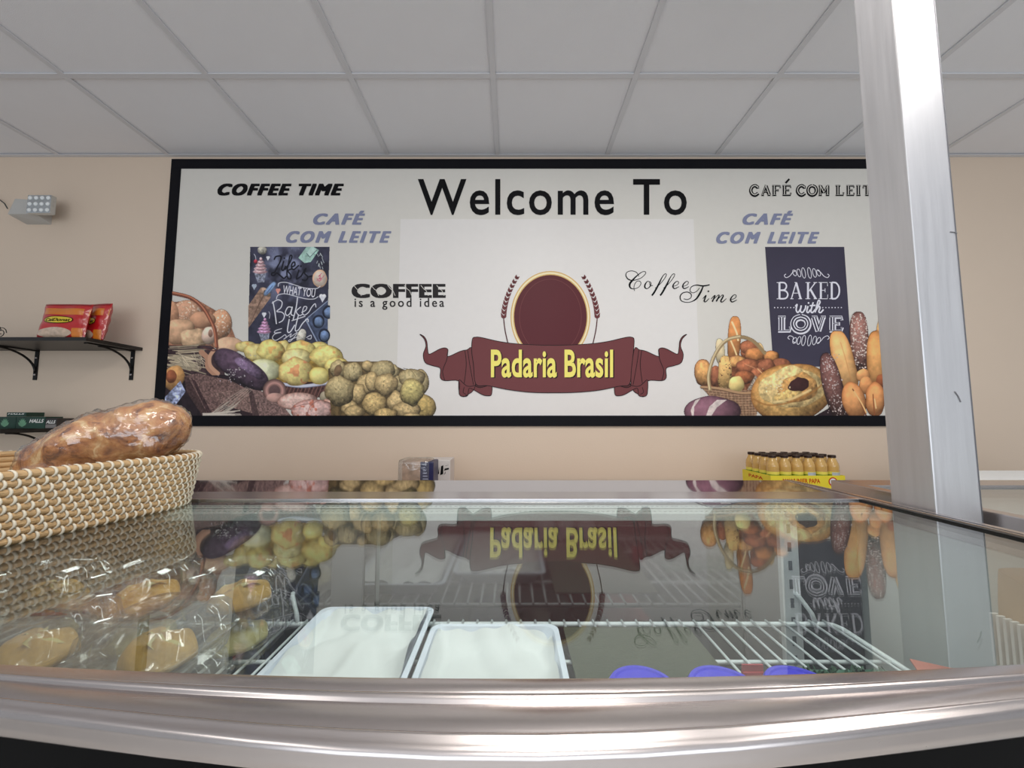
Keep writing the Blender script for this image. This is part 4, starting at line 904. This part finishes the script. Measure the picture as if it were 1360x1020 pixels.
MB().box(-.19, .0, .705, .815, ZD, ZD + .016, .005).build('tray_body', mat('pale_blue_foam', (186, 206, 220), .5), t)
OR = mat('orange_pastry', (222, 160, 104), .5, var=.2, scale=30)
for k in range(6):
    x, y = -.16 + (k % 3) * .065, .735 + (k // 3) * .05
    MB().lathe([(.0, .016), (.018, .017), (.024, .026), (.022, .036), (.012, .043), (.0, .045)], 16, (x, y, ZD), cap=False).build('pastry', OR, t, True)

# clear clamshell boxes of pastries
PASTRY = mat('golden_pastry', (214, 164, 74), 0.55, var=.6, scale=34, bump=.9, bscale=70)
PASTRY2 = mat('pale_cheese_pastry', (234, 208, 136), 0.55, var=.45, scale=34, bump=.8, bscale=70)
def rsq(a, w, d, e=5.0):
    c_, s_ = math.cos(a), math.sin(a); q = (abs(c_) ** e + abs(s_) ** e) ** (-1 / e); return w * q * c_, d * q * s_
def clamshell():
    t = thing('clamshell_box', 'x', 'box', (0, 0, 0), absolute=False, group='clear clamshell pastry boxes')
    W = .080
    b = MB(); prof = [(.82, 0), (.86, .004), (.93, .030), (1.0, .032), (1.0, .034)]
    b.grid(lambda u, v: (lambda p: rsq(u * 2 * math.pi, W * p[0], W * p[0]) + (p[1],))(prof[int(round(v * 4))]), 40, 5, True)
    b.f.append(tuple(range(40))[::-1]); b.build('base', PLASTIC, t, True, auto=.7)
    prof2 = [(1.0, .0345), (.95, .0355), (.90, .046), (.86, .064), (.78, .073), (.60, .075), (.55, .071), (.0, .0715)]
    def dome(u, v):
        p = prof2[int(round(v * 7))]; a = u * 2 * math.pi
        k = 1 + (.035 * (1 if math.sin(a * 16) > 0 else -1) if .8 < p[0] < .92 else 0)
        return rsq(a, W * p[0] * k, W * p[0] * k) + (p[1],)
    MB().grid(dome, 96, 8, True).build('lid', PLASTIC, t, True, auto=.5)
    MB().box(-.012, .012, -W - .006, -W + .003, .030, .038, .002).build('tab', PLASTIC, t)
    return t
proto = clamshell()
def pastry(x, y, z, m, lab, rot):
    t = thing('filled_pastry', lab, 'pastry', (x, y, z), rot, 'pastries in the clamshell boxes', absolute=False)
    def fn(u, v):
        a = u * 2 * math.pi; th = v * math.pi / 2; r = .054 * math.cos(th) ** .6 * (1 + .05 * math.sin(3 * a + 1) + .03 * math.sin(7 * a)); return (r * math.cos(a), r * .8 * math.sin(a), 0.006 + .032 * math.sin(th) * (1 + .14 * math.sin(4 * a + 3 * th)))
    b = MB(); b.grid(fn, 26, 8, True); b.f.append(tuple(range(26))[::-1]); b.build('crust', m, t, True)
    fb = MB(); fb.grid(lambda u, v: (-.040 + .08 * u, -.012 + .024 * v + .01 * math.sin(6 * u), .038 + .004 * math.sin(12 * u + 5 * v) - .9 * ((u - .5) * .09) ** 2 * 6), 12, 4); fb.build('cream_filling', PASTRY2, t, True)
spots = [(-.520, .790, 'back right stack'), (-.520, .612, 'front right stack'), (-.700, .790, 'back middle stack'), (-.700, .612, 'front left stack'), (-.880, .790, 'back left stack')]
first = True
for (x, y, w) in spots:
    for lv in range(2):
        o = proto if first else copytree(proto); first = False
        z = ZS + .0095 + lv * .0752; dx = .004 * lv * (-1) ** int(x * 1000)
        o.location = (x + dx, y, z); o.rotation_euler = (0, 0, math.radians(random.uniform(-5, 5)))
        o['label'] = 'clear clamshell pastry box, %s of the %s' % (('bottom', 'top')[lv], w)
        pastry(x + dx, y, z + .001, PASTRY if (lv + int(x * 100)) % 2 else PASTRY2, 'golden pastry inside the %s clamshell box of the %s' % (('bottom', 'top')[lv], w), random.uniform(0, 3))

# ------------------------------------------------------------------ woven basket and wrapped loaf
SEA = mat('seagrass_tan', (196, 162, 118), 0.65, var=.35, scale=20, stretch=(1, 1, 6), bump=.6, bscale=90)
SEAW = mat('white_stitch_cord', (222, 212, 192), 0.55, var=.08, scale=50)
BC = Vector((-.962, .735, ZG)); BR = math.radians(-11)
basket = thing('woven_basket', 'coiled seagrass basket with white stitching on the left of the glass', 'basket', tuple(BC), BR, absolute=False)
def rrect(hw, hh, r, n=9):
    out = []
    for cx_, cy_, a in ((hw - r, hh - r, 0), (-hw + r, hh - r, 90), (-hw + r, -hh + r, 180), (hw - r, -hh + r, 270)):
        for k in range(n): out.append((cx_ + r * math.cos(math.radians(a + k * 90 / (n - 1))), cy_ + r * math.sin(math.radians(a + k * 90 / (n - 1)))))
    return out
def resample(pts, step):
    P_ = [Vector((p[0], p[1], 0)) for p in pts] + [Vector((pts[0][0], pts[0][1], 0))]; L = [0]
    for a, b_ in zip(P_[:-1], P_[1:]): L.append(L[-1] + (b_ - a).length)
    n = int(L[-1] / step); out = []; j = 0
    for i in range(n):
        s_ = L[-1] * i / n
        while L[j + 1] < s_: j += 1
        t_ = (s_ - L[j]) / max(L[j + 1] - L[j], 1e-9); out.append((P_[j].lerp(P_[j + 1], t_), (P_[j + 1] - P_[j]).normalized()))
    return out
NC, CH = 9, 0.0121
for k in range(NC):
    fl = .010 * k / (NC - 1)
    path = rrect(.235 + fl, .255 + fl, .13); z = CH * (k + .5)
    c = MB().tube([(p[0], p[1], z) for p, _ in resample(path, .022)], 0.0068, 8, closed=True).build('coil', SEA, basket, True)
    st = MB()
    for i, (p, t_) in enumerate(resample(path, .0152)):
        p = p + t_ * (.0076 if k % 2 else 0); nrm = Vector((t_.y, -t_.x, 0))
        pts = []
        for a in np.linspace(-100, 100, 9):
            ar = math.radians(a); bulge = .0045 * math.cos(ar * .9)
            pts.append(p + nrm * (.0078 * math.cos(ar)) + Vector((0, 0, z + .0078 * math.sin(ar))) + t_ * (bulge - .0015))
        st.tube(pts, [.0007, .0013, .0018, .0020, .0021, .0020, .0018, .0013, .0007], 5)
    o = st.build('stitching', SEAW, c, True); o['kind'] = 'stuff'
bp = rrect(.23, .25, .125); b = MB(); b.add([(x, y, .002) for x, y in bp] + [(x, y, .008) for x, y in bp], [tuple(range(len(bp)))[::-1], tuple(range(len(bp), 2 * len(bp)))] + [(i, (i + 1) % len(bp), len(bp) + (i + 1) % len(bp), len(bp) + i) for i in range(len(bp))])
b.build('basket_floor', SEA, basket)

def breadmat():
    m, nt, b = nodes('baked_crust'); N = nt.nodes.new; L = nt.links.new
    tc = N('ShaderNodeTexCoord'); n1 = N('ShaderNodeTexNoise'); n1.inputs['Scale'].default_value = 22; n1.inputs['Detail'].default_value = 8; n1.inputs['Roughness'].default_value = .62; n1.inputs['Distortion'].default_value = 1.2
    cr = N('ShaderNodeValToRGB'); e = cr.color_ramp.elements
    e[0].position = .36; e[0].color = lin((108, 58, 32)) + (1,); e[1].position = .66; e[1].color = lin((244, 212, 160)) + (1,)
    x = e.new(.46); x.color = lin((190, 124, 70)) + (1,); x = e.new(.57); x.color = lin((216, 158, 98)) + (1,)
    n2 = N('ShaderNodeTexNoise'); n2.inputs['Scale'].default_value = 90; n2.inputs['Detail'].default_value = 3
    bp_ = N('ShaderNodeBump'); bp_.inputs['Strength'].default_value = .7; bp_.inputs['Distance'].default_value = .006
    L(tc.outputs['Object'], n1.inputs['Vector']); L(tc.outputs['Object'], n2.inputs['Vector']); L(n1.outputs['Fac'], cr.inputs[0]); L(cr.outputs[0], b.inputs['Base Color'])
    L(n2.outputs['Fac'], bp_.inputs['Height']); L(bp_.outputs[0], b.inputs['Normal']); b.inputs['Roughness'].default_value = .5
    return m
CRUST = breadmat()
ax = [(22, 640, 6), (32, 636, 16), (58, 622, 27), (92, 604, 36), (125, 590, 38), (150, 583, 37), (172, 577, 37), (198, 573, 37), (222, 569, 33), (238, 567, 25), (248, 567, 15), (253, 567, 4)]
axp = spline([(x, y, r, .80 + .09 * (x - 22) / 230) for x, y, r in ax], 7)
lb = at(150, 620, .85); loaf = thing('bread_loaf', 'large golden crusty loaf in clear plastic wrap lying in the woven basket', 'bread', tuple(lb))
def loafmesh(infl, amp, seed, nu=40):
    pts = [at(x, y, Y) for x, y, r, Y in axp]; rad = [r * Y / FPX + infl for x, y, r, Y in axp]; b = MB(); vs = []
    for i, p in enumerate(pts):
        a = pts[max(i - 1, 0)]; c = pts[min(i + 1, len(pts) - 1)]; t_ = (c - a).normalized(); u = Vector((0, 1, 0)) - t_ * t_.y; u.normalize(); w = t_.cross(u)
        s_ = i / (len(pts) - 1)
        for k in range(nu):
            an = 2 * math.pi * k / nu
            q = 1 + amp * (math.sin(3 * an + 11 * s_ + seed) * .5 + math.sin(5 * an - 17 * s_) * .3 + math.sin(2 * an + 25 * s_) * .5)
            q *= 1 - .16 * math.exp(-((math.sin((an - 2.2 - 5 * s_) / 2)) / .12) ** 2)
            if infl > 0: q *= 1 + .035 * math.sin(13 * an + 40 * s_) * math.sin(31 * s_ + an * 3) + .02 * math.sin(21 * an - 60 * s_)
            dr = (u * math.cos(an) + w * math.sin(an)); pt = p + dr * rad[i] * q
            pt += dr * (mnoise.noise(pt * 38) * .006 + (mnoise.noise(pt * 90) * .003 if infl == 0 else abs(mnoise.noise(pt * 75)) * .006)) * min(1, rad[i] / .03)
            vs.append(pt)
    n = len(pts); fs = [(i * nu + k, i * nu + (k + 1) % nu, (i + 1) * nu + (k + 1) % nu, (i + 1) * nu + k) for i in range(n - 1) for k in range(nu)]
    fs += [tuple(range(nu))[::-1], tuple((n - 1) * nu + k for k in range(nu))]
    b.add(vs, fs); return b
loafmesh(0, .09, 1).build('crust', CRUST, loaf, True); loafmesh(.0028, .095, 1, 56).build('plastic_wrap', WRAP, loaf, True)

# ------------------------------------------------------------------ neighbouring cooler on the right
nb = thing('display_cooler', 'second glass-top cooler with steel frame just right of the aluminium column', 'cooler', (1.6, 0.75, 0))
NL, NR = 0.935, 2.3
MB().box(NL, NR, 0.34, 1.18, 0.1, ZG - .03).build('cabinet', WHITEP, nb)
MB().box(NL, NL + .03, .32, 1.19, ZG - .03, ZG + .004, .002).build('side_frame', STEEL, nb); MB().box(NL + .03, NR, .32, .37, ZG - .03, ZG + .004, .002).build('front_frame', STEEL, nb)
MB().box(NL + .03, NR, 1.10, 1.19, ZG - .03, ZG + .004, .002).build('rear_frame', STEEL, nb); MB().box(NL + .030, NL + .036, .37, 1.10, ZG - .01, ZG + .002).build('gasket', BLACK, nb)
MB().box(NL + .036, NR, .37, 1.10, ZG - .008, ZG - .002).build('glass_top', GLASS, nb); MB().box(NL + .02, NR - .02, .36, 1.16, 0, .1).build('plinth', BLACKP, nb)
t = thing('counter_ledge', 'white counter behind the right-hand cooler', 'counter', (2.0, 1.4, 0))
MB().box(1.52, 2.6, 1.27, 1.56, 0, ZG - .05).build('base', WHITEP, t); MB().box(1.50, 2.62, 1.25, 1.58, ZG - .05, ZG - .02, .004).build('top', WHITEP, t)

# ------------------------------------------------------------------ counter along the back wall and what stands on it
ZC = CZ - .347
bc = thing('back_counter', 'low laminate counter along the beige wall under the mural', 'counter', (0, 1.9, 0))
LAM = mat('counter_laminate', (170, 150, 136), .4, var=.1, scale=20)
MB().box(-2.2, 1.9, 1.60, YW - .03, .1, ZC - .03).build('carcass', mat('counter_carcass', (150, 136, 124), .6), bc)
MB().box(-2.22, 1.92, 1.57, YW - .02, ZC - .03, ZC, .004).build('worktop', LAM, bc)
for k in range(8):
    x0 = -2.19 + k * .511; d = MB().box(x0 + .004, x0 + .505, 1.582, 1.60, .12, ZC - .04, .002).build('door', mat('counter_door', (176, 160, 146), .5), bc)
    MB().tube([(x0 + .44, 1.582, ZC - .1), (x0 + .44, 1.565, ZC - .1), (x0 + .44, 1.565, ZC - .2), (x0 + .44, 1.582, ZC - .2)], .004, 6).build('handle', STEEL, d, org=bc.location)
MB().box(-2.18, 1.88, 1.64, 2.2, 0, .1).build('plinth', BLACKP, bc)

# tray of juice bottles
YC = mat('yellow_carton', (238, 222, 62), .5, var=.05); REDI = flat('print_red', (196, 54, 30)); GRN = mat('green_label', (112, 150, 40), .45, var=.3, scale=50); YLB = mat('yellow_label', (232, 220, 92), .45)
JUICE = mat('passion_fruit_juice', (206, 166, 96), .15, var=.12, scale=30, coat=.6); BCAP = mat('dark_bottle_cap', (58, 42, 36), .35, .4); SILV = mat('silver_label', (196, 204, 214), .35, .3)
TX0, TX1, TY0, TY1 = 1.150, 1.474, 1.80, 2.012
ct = thing('bottle_carton', 'yellow cardboard tray holding rows of small juice bottles by the wall', 'carton', ((TX0 + TX1) / 2, (TY0 + TY1) / 2, ZC))
MB().box(TX0, TX1, TY0, TY1, ZC, ZC + .004).build('tray_floor', YC, ct)
hT = .085
for (a, nm) in (((TX0, TX1, TY0 - .003, TY0, ZC, ZC + hT), 'front_wall'), ((TX0, TX1, TY1, TY1 + .003, ZC, ZC + hT), 'rear_wall'), ((TX0 - .003, TX0, TY0 - .003, TY1 + .003, ZC, ZC + hT), 'side_wall'), ((TX1, TX1 + .003, TY0 - .003, TY1 + .003, ZC, ZC + hT), 'side_wall')):
    MB().box(*a).build(nm, YC, ct)
def ptext(name, s, p, w, h, m, parent, axis='front', shear=0, offset=0, sgn=1):
    """lettering printed on a small object: p is lower left corner (world)"""
    v, f = textmesh(s, shear, offset); a, b_ = v[:, 0].min(), v[:, 0].max(); t_ = v[:, 1].max()
    out = []
    for q in v:
        u = (q[0] - a) / (b_ - a) * w; z = q[1] / t_ * h
        out.append((p[0] + u, p[1], p[2] + z) if axis == 'front' else (p[0], p[1] - u, p[2] + z))
    mb = MB(); mb.v = out; mb.f = f
    root = parent if parent.parent is None else parent.parent
    return mb.build(name, m, parent, org=root.location)
ptext('lettering', 'MAWUNIER PAPA', (TX0 + .05, TY0 - .0036, ZC + .052), .165, .020, REDI, ct, offset=.02)
ptext('lettering', 'PAPA', (TX0 - .0036, TY1 - .05, ZC + .058), .11, .014, REDI, ct, 'side', offset=.02)
b = MB(); b.add([(TX0 + .272 + .02 * math.cos(a), TY0 - .0034, ZC + .058 + .02 * math.sin(a)) for a in np.linspace(0, 6.283, 21)[:-1]], [tuple(range(20))]); b.build('round_badge', REDI, ct)
b = MB(); b.add([(TX0 + .272 + .015 * math.cos(a), TY0 - .0038, ZC + .058 + .015 * math.sin(a)) for a in np.linspace(0, 6.283, 21)[:-1]], [tuple(range(20))]); b.build('badge_centre', WHITEP, ct)
def bottle():
    t = thing('juice_bottle', 'x', 'bottle', absolute=False, group='small juice bottles in the yellow tray')
    b = MB().lathe([(.0215, 0), (.0252, .003), (.0252, .092), (.0259, .100), (.0252, .108), (.0259, .116), (.024, .130), (.0165, .148), (.0130, .156), (.0130, .160)], 18); b.build('glass_bottle', JUICE, t, True)
    MB().lathe([(.0145, .157), (.0158, .158), (.0158, .167), (.014, .169)], 16).build('cap', BCAP, t, True, auto=.6)
    l = MB().lathe([(.0254, .052), (.0254, .098)], 18, cap=False).build('label', GRN, t, True)
    MB().lathe([(.0256, .084), (.0256, .098)], 18, cap=False).build('label_band', YLB, l, True)
    return t
pb = bottle(); first = True
for r in range(4):
    for c in range(6):
        o = pb if first else copytree(pb); first = False
        o.location = (TX0 + .027 + c * .0540, TY0 + .027 + r * .0527, ZC + .004); o.rotation_euler = (0, 0, random.uniform(0, 6))
        rown = ('front row', 'second row', 'third row', 'back row')[r]; coln = ('first', 'second', 'third', 'fourth', 'fifth', 'sixth')[c]
        o['label'] = 'small juice bottle, %s from left in the %s of the yellow tray' % (coln, rown)
        if r == 0 and c in (3, 5):
            lx, ly = o.location.x, o.location.y
            s_ = MB(); s_.grid(lambda u, v: (0.0259 * math.cos(-math.pi / 2 + (u - .5) * 1.5), 0.0259 * math.sin(-math.pi / 2 + (u - .5) * 1.5), .054 + v * .040), 8, 2)
            o.rotation_euler = (0, 0, 0); s_.build('silver_panel', SILV, o)

# wrapped packages at the middle of the back counter
TANP = mat('tan_wrapped_goods', (186, 154, 130), .35, var=.8, scale=30, coat=.5); NAVY = mat('navy_sleeve', (34, 34, 78), .35, var=.2, scale=40)
YP = 1.72
a0 = at(533, 640, YP); a1 = at(576, 612, YP)
pk = thing('wrapped_package', 'tan plastic-wrapped package with a navy label band on the back counter', 'package', ((a0.x + a1.x) / 2, YP + .05, ZC))
zt = a1.z
MB().box(a0.x, a1.x - .02, YP, YP + .11, ZC, zt, .014).build('contents', TANP, pk, True, auto=.9)
MB().box(at(558, 620, YP).x, at(576, 620, YP).x, YP - .002, YP + .112, ZC, zt - .004, .006).build('label_band', NAVY, pk)
b = MB()
for k in range(7): b.box(at(562, 620, YP).x, at(562 + (k * 37 % 9) + 3, 620, YP).x, YP - .0028, YP - .002, zt - .03 - k * .012, zt - .026 - k * .012)
b.build('label_print', flat('print_pale_blue', (176, 180, 206)), pk)
wb = MB().box(a0.x - .016, a1.x - .016, YP - .008, YP + .118, ZC + .001, zt + .006, .02); wb.build('plastic_wrap', WRAP, pk, True)
YB = 1.88
b0 = at(577, 640, YB); b1 = at(598, 611, YB)
bx = thing('tissue_carton', 'white carton with black printed shapes behind the tan package', 'carton', ((b0.x + b1.x) / 2, YB + .08, ZC))
MB().box(b0.x - .10, b1.x, YB, YB + .14, ZC, b1.z, .004).build('carton_body', mat('white_carton', (220, 212, 208), .5), bx)
b = MB()
for (u0, u1, v0, v1) in ((.02, .14, .62, .72), (.10, .16, .70, .92), (.22, .30, .50, .80), (.36, .56, .48, .88), (.60, .92, .66, .78), (.66, .90, .84, .90), (.70, .95, .92, .97), (.62, .70, .50, .64)):
    x0, x1, z0, z1 = b0.x + u0 * (b1.x - b0.x), b0.x + u1 * (b1.x - b0.x), ZC + .02 + v0 * (b1.z - ZC - .03), ZC + .02 + v1 * (b1.z - ZC - .03)
    b.add([(x0, YB - .0008, z0), (x1, YB - .0008, z0 + .006), (x1, YB - .0008, z1), (x0 + .004, YB - .0008, z1 - .004)], [(0, 1, 2, 3)])
b.build('printed_shapes', INK, bx)

# ------------------------------------------------------------------ wall shelves on the left
SHM = mat('black_shelf_board', (30, 27, 27), .4, var=.15, scale=8, stretch=(1, 10, 1)); BRK = mat('black_iron_bracket', (14, 13, 14), .4, .3)
def wall_shelf(xr, z, depth, label, brx):
    t = thing('wall_shelf', label, 'shelf', (xr - .6, YW - depth / 2, z), group='black bracket shelves on the left wall')
    MB().box(xr - 1.3, xr, YW - depth, YW, z, z + .018, .002).build('board', SHM, t)
    for x in brx:
        k = MB()
        k.box(x - .010, x + .010, YW - .006, YW, z - .165, z, .001); k.box(x - .010, x + .010, YW - depth * .84, YW, z - .006, z, .001)
        br = k.build('bracket', BRK, t)
        q = [(x, YW - .006 - .185 * (1 - math.cos(a)), z - .125 + .119 * math.sin(a)) for a in np.linspace(0, math.pi / 2, 12)]
        MB().tube(q, .0055, 6).build('brace', BRK, br, True, org=t.location)
        for zz in (z - .135, z - .04): MB().lathe([(.0, 0), (.006, 0), (.005, .003), (.0, .004)], 8, (0, 0, 0), cap=False).build('screw', STEEL, br).matrix_local = Matrix.Translation((x - t.location.x, YW - .006 - t.location.y, zz - t.location.z)) @ Matrix.Rotation(math.radians(90), 4, 'X')
    return t
ZSH = at(105, 449, 1.91).z - .012
wall_shelf(-2.07, ZSH, .30, 'upper black wooden wall shelf carrying two red snack bags', (-2.12, -2.655))
ZS2 = at(40, 571, 2.0).z - .012
wall_shelf(at(80, 571, YW).x, ZS2, .26, 'lower black wooden wall shelf carrying green cough drop boxes', (-2.55, -3.2))
# two snack bags
def snackbag(px0, px1, pyt, Y, label, lean, yawt, flip):
    z0 = ZSH + .018; a = at(px0, 430, Y); c = at(px1, 430, Y); w = c.x - a.x; h = at(px0, pyt, Y).z - z0; cx = (a.x + c.x) / 2
    t = thing('peanut_bag', label, 'bag', (cx, Y, z0), yawt, 'red snack bags on the upper shelf', absolute=False)
    def shp(sgn):
        def fn(u, v):
            q = (u - .5) * 2; k = (max(0, 1 - q ** 4) * max(0, 1 - (2 * v - 1) ** 6)) ** .5; wr = .10 * math.sin(11 * u + 7 * v) + .08 * math.sin(23 * v - 5 * u)
            return ((u - .5) * w * (1 - .05 * math.sin(math.pi * v)), sgn * .028 * k * (1 + wr) + lean * v, v * h)
        return fn
    b = MB(); b.grid(shp(-1), 22, 20); b.grid(shp(1), 22, 20); b.build('pouch', RBAG, t, True)
    def onfront(u, v, o=.0012):
        p = shp(-1)(u, v); return (p[0], p[1] - o, p[2])
    def patch(nm, u0, u1, v0, v1, m, o=.0012, sup=None, par=None):
        b = MB()
        if sup: b.grid(lambda u, v: onfront((u0 + u1) / 2 + (u1 - u0) / 2 * math.cos(2 * math.pi * u) * (v ** .9), (v0 + v1) / 2 + (v1 - v0) / 2 * math.sin(2 * math.pi * u) * (v ** .9), o), 28, 7, True)
        else: b.grid(lambda u, v: onfront(u0 + (u1 - u0) * u, v0 + (v1 - v0) * v, o), 12, 8)
        return b.build(nm, m, par or t, True)
    patch('orange_band', .12, 1.0, .66, .84, ORB); patch('clear_window', .06, .80, .0, .30, NUTS, .0014, 1); patch('label_oval', .12, .80, .40, .62, BLK, .0014, 1); patch('label_oval', .14, .78, .42, .60, YELB, .0020, 1)
    patch('seal', .02, .98, .94, .99, DRED, .0016); patch('bottom_band', .80, .98, .02, .28, ORB, .0013)
    v, f = textmesh('CaiDonat', .2, .02); mn, mx = v[:, 0].min(), v[:, 0].max(); tt = v[:, 1].max(); mb = MB()
    mb.v = [onfront(.18 + (q[0] - mn) / (mx - mn) * .56, .465 + q[1] / tt * .09, .0032) for q in v]; mb.f = f; mb.build('lettering', BLK, t)
    return t
RBAG = mat('red_bag_foil', (190, 30, 34), .28, var=.25, scale=8, coat=.6); ORB = mat('orange_band_foil', (214, 122, 36), .3, var=.25, scale=20, coat=.5); DRED = mat('dark_red_seal', (150, 24, 34), .3, coat=.4)
NUTS = mat('peanut_window', (206, 180, 158), .25, var=.5, scale=45, coat=.6, bump=.8, bscale=60); BLK = flat('print_bag_black', (26, 22, 10)); YELB = mat('yellow_oval', (226, 200, 50), .3, coat=.5)
snackbag(52, 113, 402, 1.955, 'red and orange snack bag in front, overlapping the other bag on the shelf', .03, math.radians(2), 0)
snackbag(97, 143, 402, 2.03, 'red and orange snack bag tucked behind the other, nearest the shelf end', .03, math.radians(-10), 1)
# wire ornament cut by the left edge of the picture
orn = at(2, 443, 2.0); t = thing('wire_ornament', 'black curled wire ornament at the left on the upper shelf', 'ornament', (orn.x - .02, 2.0, ZSH + .018))
for k, (dx, r) in enumerate(((-.02, .022), (.0, .03), (-.05, .035))):
    MB().tube([(orn.x - .02 + dx + (r * (1 - i / 26.)) * math.cos(i * .55), 2.0 + .012 * k, ZSH + .018 + r + .004 + (r * (1 - i / 26.)) * math.sin(i * .55) + .008 * k) for i in range(22)], .0018, 6).build('wire', BRK, t, True)
MB().box(orn.x - .10, orn.x + .02, 1.985, 2.04, ZSH + .018, ZSH + .022, .001).build('foot', BRK, t)
# cough drop boxes
HG = mat('cough_drop_green', (22, 58, 46), .35, var=.35, scale=18); HGL = mat('cough_drop_pale_green', (110, 160, 128), .35, var=.3, scale=25); HD = mat('cough_drop_dark', (46, 42, 42), .35, var=.15); WHP = flat('print_white', (226, 226, 222)); GRYP = flat('print_grey_band', (124, 120, 118))
zb2 = ZS2 + .018
def cbox(px0, px1, pyt, Y, z0, label, m, leaf, txt='HALLS', h=None):
    a = at(px0, 560, Y); c = at(px1, 560, Y); zt_ = z0 + h if h else at(px0, pyt, Y).z
    t = thing('cough_drop_box', label, 'box', ((a.x + c.x) / 2, Y + .03, z0), group='cough drop boxes on the lower shelf')
    MB().box(a.x, c.x, Y, Y + .08, z0, zt_, .001).build('carton', m, t); H = zt_ - z0; W_ = c.x - a.x
    if leaf:
        b = MB(); cx_ = a.x + W_ * leaf
        for k in range(7):
            an = math.radians(30 + k * 20); b.add([(cx_, Y - .0006, z0 + H * .12), (cx_ + .30 * H * math.cos(an - .2), Y - .0006, z0 + H * .12 + .55 * H * math.sin(an - .2)), (cx_ + .42 * H * math.cos(an), Y - .0006, z0 + H * .12 + .78 * H * math.sin(an)), (cx_ + .30 * H * math.cos(an + .2), Y - .0006, z0 + H * .12 + .55 * H * math.sin(an + .2))], [(0, 1, 2, 3)])
        b.build('mint_leaf_print', HGL, t)
    x0 = a.x + W_ * (.06 if leaf is None or leaf > .5 else .46); ww = W_ * (.5 if leaf else .86)
    MB().box(a.x + W_ * (.5 if leaf and leaf < .5 else .04), c.x - W_ * .03, Y - .0005, Y, z0 + H * .06, z0 + H * .40).build('grey_band', GRYP if m is HD else HG, t)
    ptext('lettering', txt, (x0, Y - .0012, z0 + H * .50), ww, H * .30, WHP, t, shear=.25, offset=.03)
cbox(-30, 21, 553.5, 2.04, zb2, 'dark green cough drop box with a mint leaf at the left picture edge', HG, .72)
cbox(21.5, 60, 553.5, 2.04, zb2, 'dark green cough drop box with a big mint leaf in the middle of the row', HG, .22)
cbox(60.5, 75.5, 555.5, 2.04, zb2, 'narrow dark grey cough drop box at the right end of the row', HD, None, 'ALLS')
zt2 = at(30, 553.5, 2.04).z
cbox(8, 34, 548, 2.045, zt2 + .0005, 'small green cough drop box lying on top of the row', HG, None, 'HALLS', .022)

# ------------------------------------------------------------------ emergency light on the wall
ea, eb = at(10, 287, YW - .09), at(66, 262, YW - .09)
el = thing('emergency_light', 'grey emergency light fixture with a square LED head high on the left wall', 'light', ((ea.x + eb.x) / 2, YW, ea.z))
EH = mat('fixture_grey_plastic', (196, 194, 190), .45, var=.04); ELD = mat('led_reflector_silver', (200, 206, 210), .15, .8, var=.2, scale=40); ELW = mat('led_lens_white', (244, 248, 250), .15, coat=.6)
b = MB(); x0, x1, z0, z1 = ea.x, at(71, 270, YW).x, ea.z, eb.z
b.add([(x0, YW - .09, z0 + .012), (x1, YW - .075, z0 + .02), (x1, YW, z0 - .004), (x0, YW, z0 - .004), (x0 + .012, YW - .075, z1), (x1 - .012, YW - .06, z1), (x1, YW, z1 + .006), (x0, YW, z1 + .006)], [(0, 3, 2, 1), (4, 5, 6, 7), (0, 1, 5, 4), (1, 2, 6, 5), (2, 3, 7, 6), (3, 0, 4, 7)])
b.build('housing', EH, el)
hx0, hx1 = at(36, 270, YW - .11).x, at(68, 270, YW - .11).x; hz0, hz1 = at(40, 283, YW - .11).z, at(40, 259, YW - .11).z
hd = MB().box(hx0, hx1, YW - .112, YW - .085, hz0, hz1, .006).build('lamp_head', ELD, el, True, auto=.6)
for i in range(4):
    for j in range(3):
        cx_, cz_ = hx0 + (i + .5) * (hx1 - hx0) / 4, hz0 + (j + .5) * (hz1 - hz0) / 3
        l = MB().lathe([(.0115, 0), (.011, .002), (.006, .006), (.0, .0075)], 12, cap=False).build('led_lens', ELW, hd, True)
        l.matrix_local = Matrix.Translation((cx_ - el.location.x, YW - .112 - el.location.y, cz_ - el.location.z)) @ Matrix.Rotation(math.radians(90), 4, 'X')
w0 = at(10, 277, YW - .03); MB().tube([w0, w0 + Vector((-.02, 0, .03)), w0 + Vector((-.07, .005, .065)), w0 + Vector((-.16, .02, .075)), w0 + Vector((-.3, .026, .078))], .003, 6).build('cable', mat('grey_cable', (70, 68, 66), .5), el, True)

for o in bpy.data.objects:
    if '_abs' in o: del o['_abs']
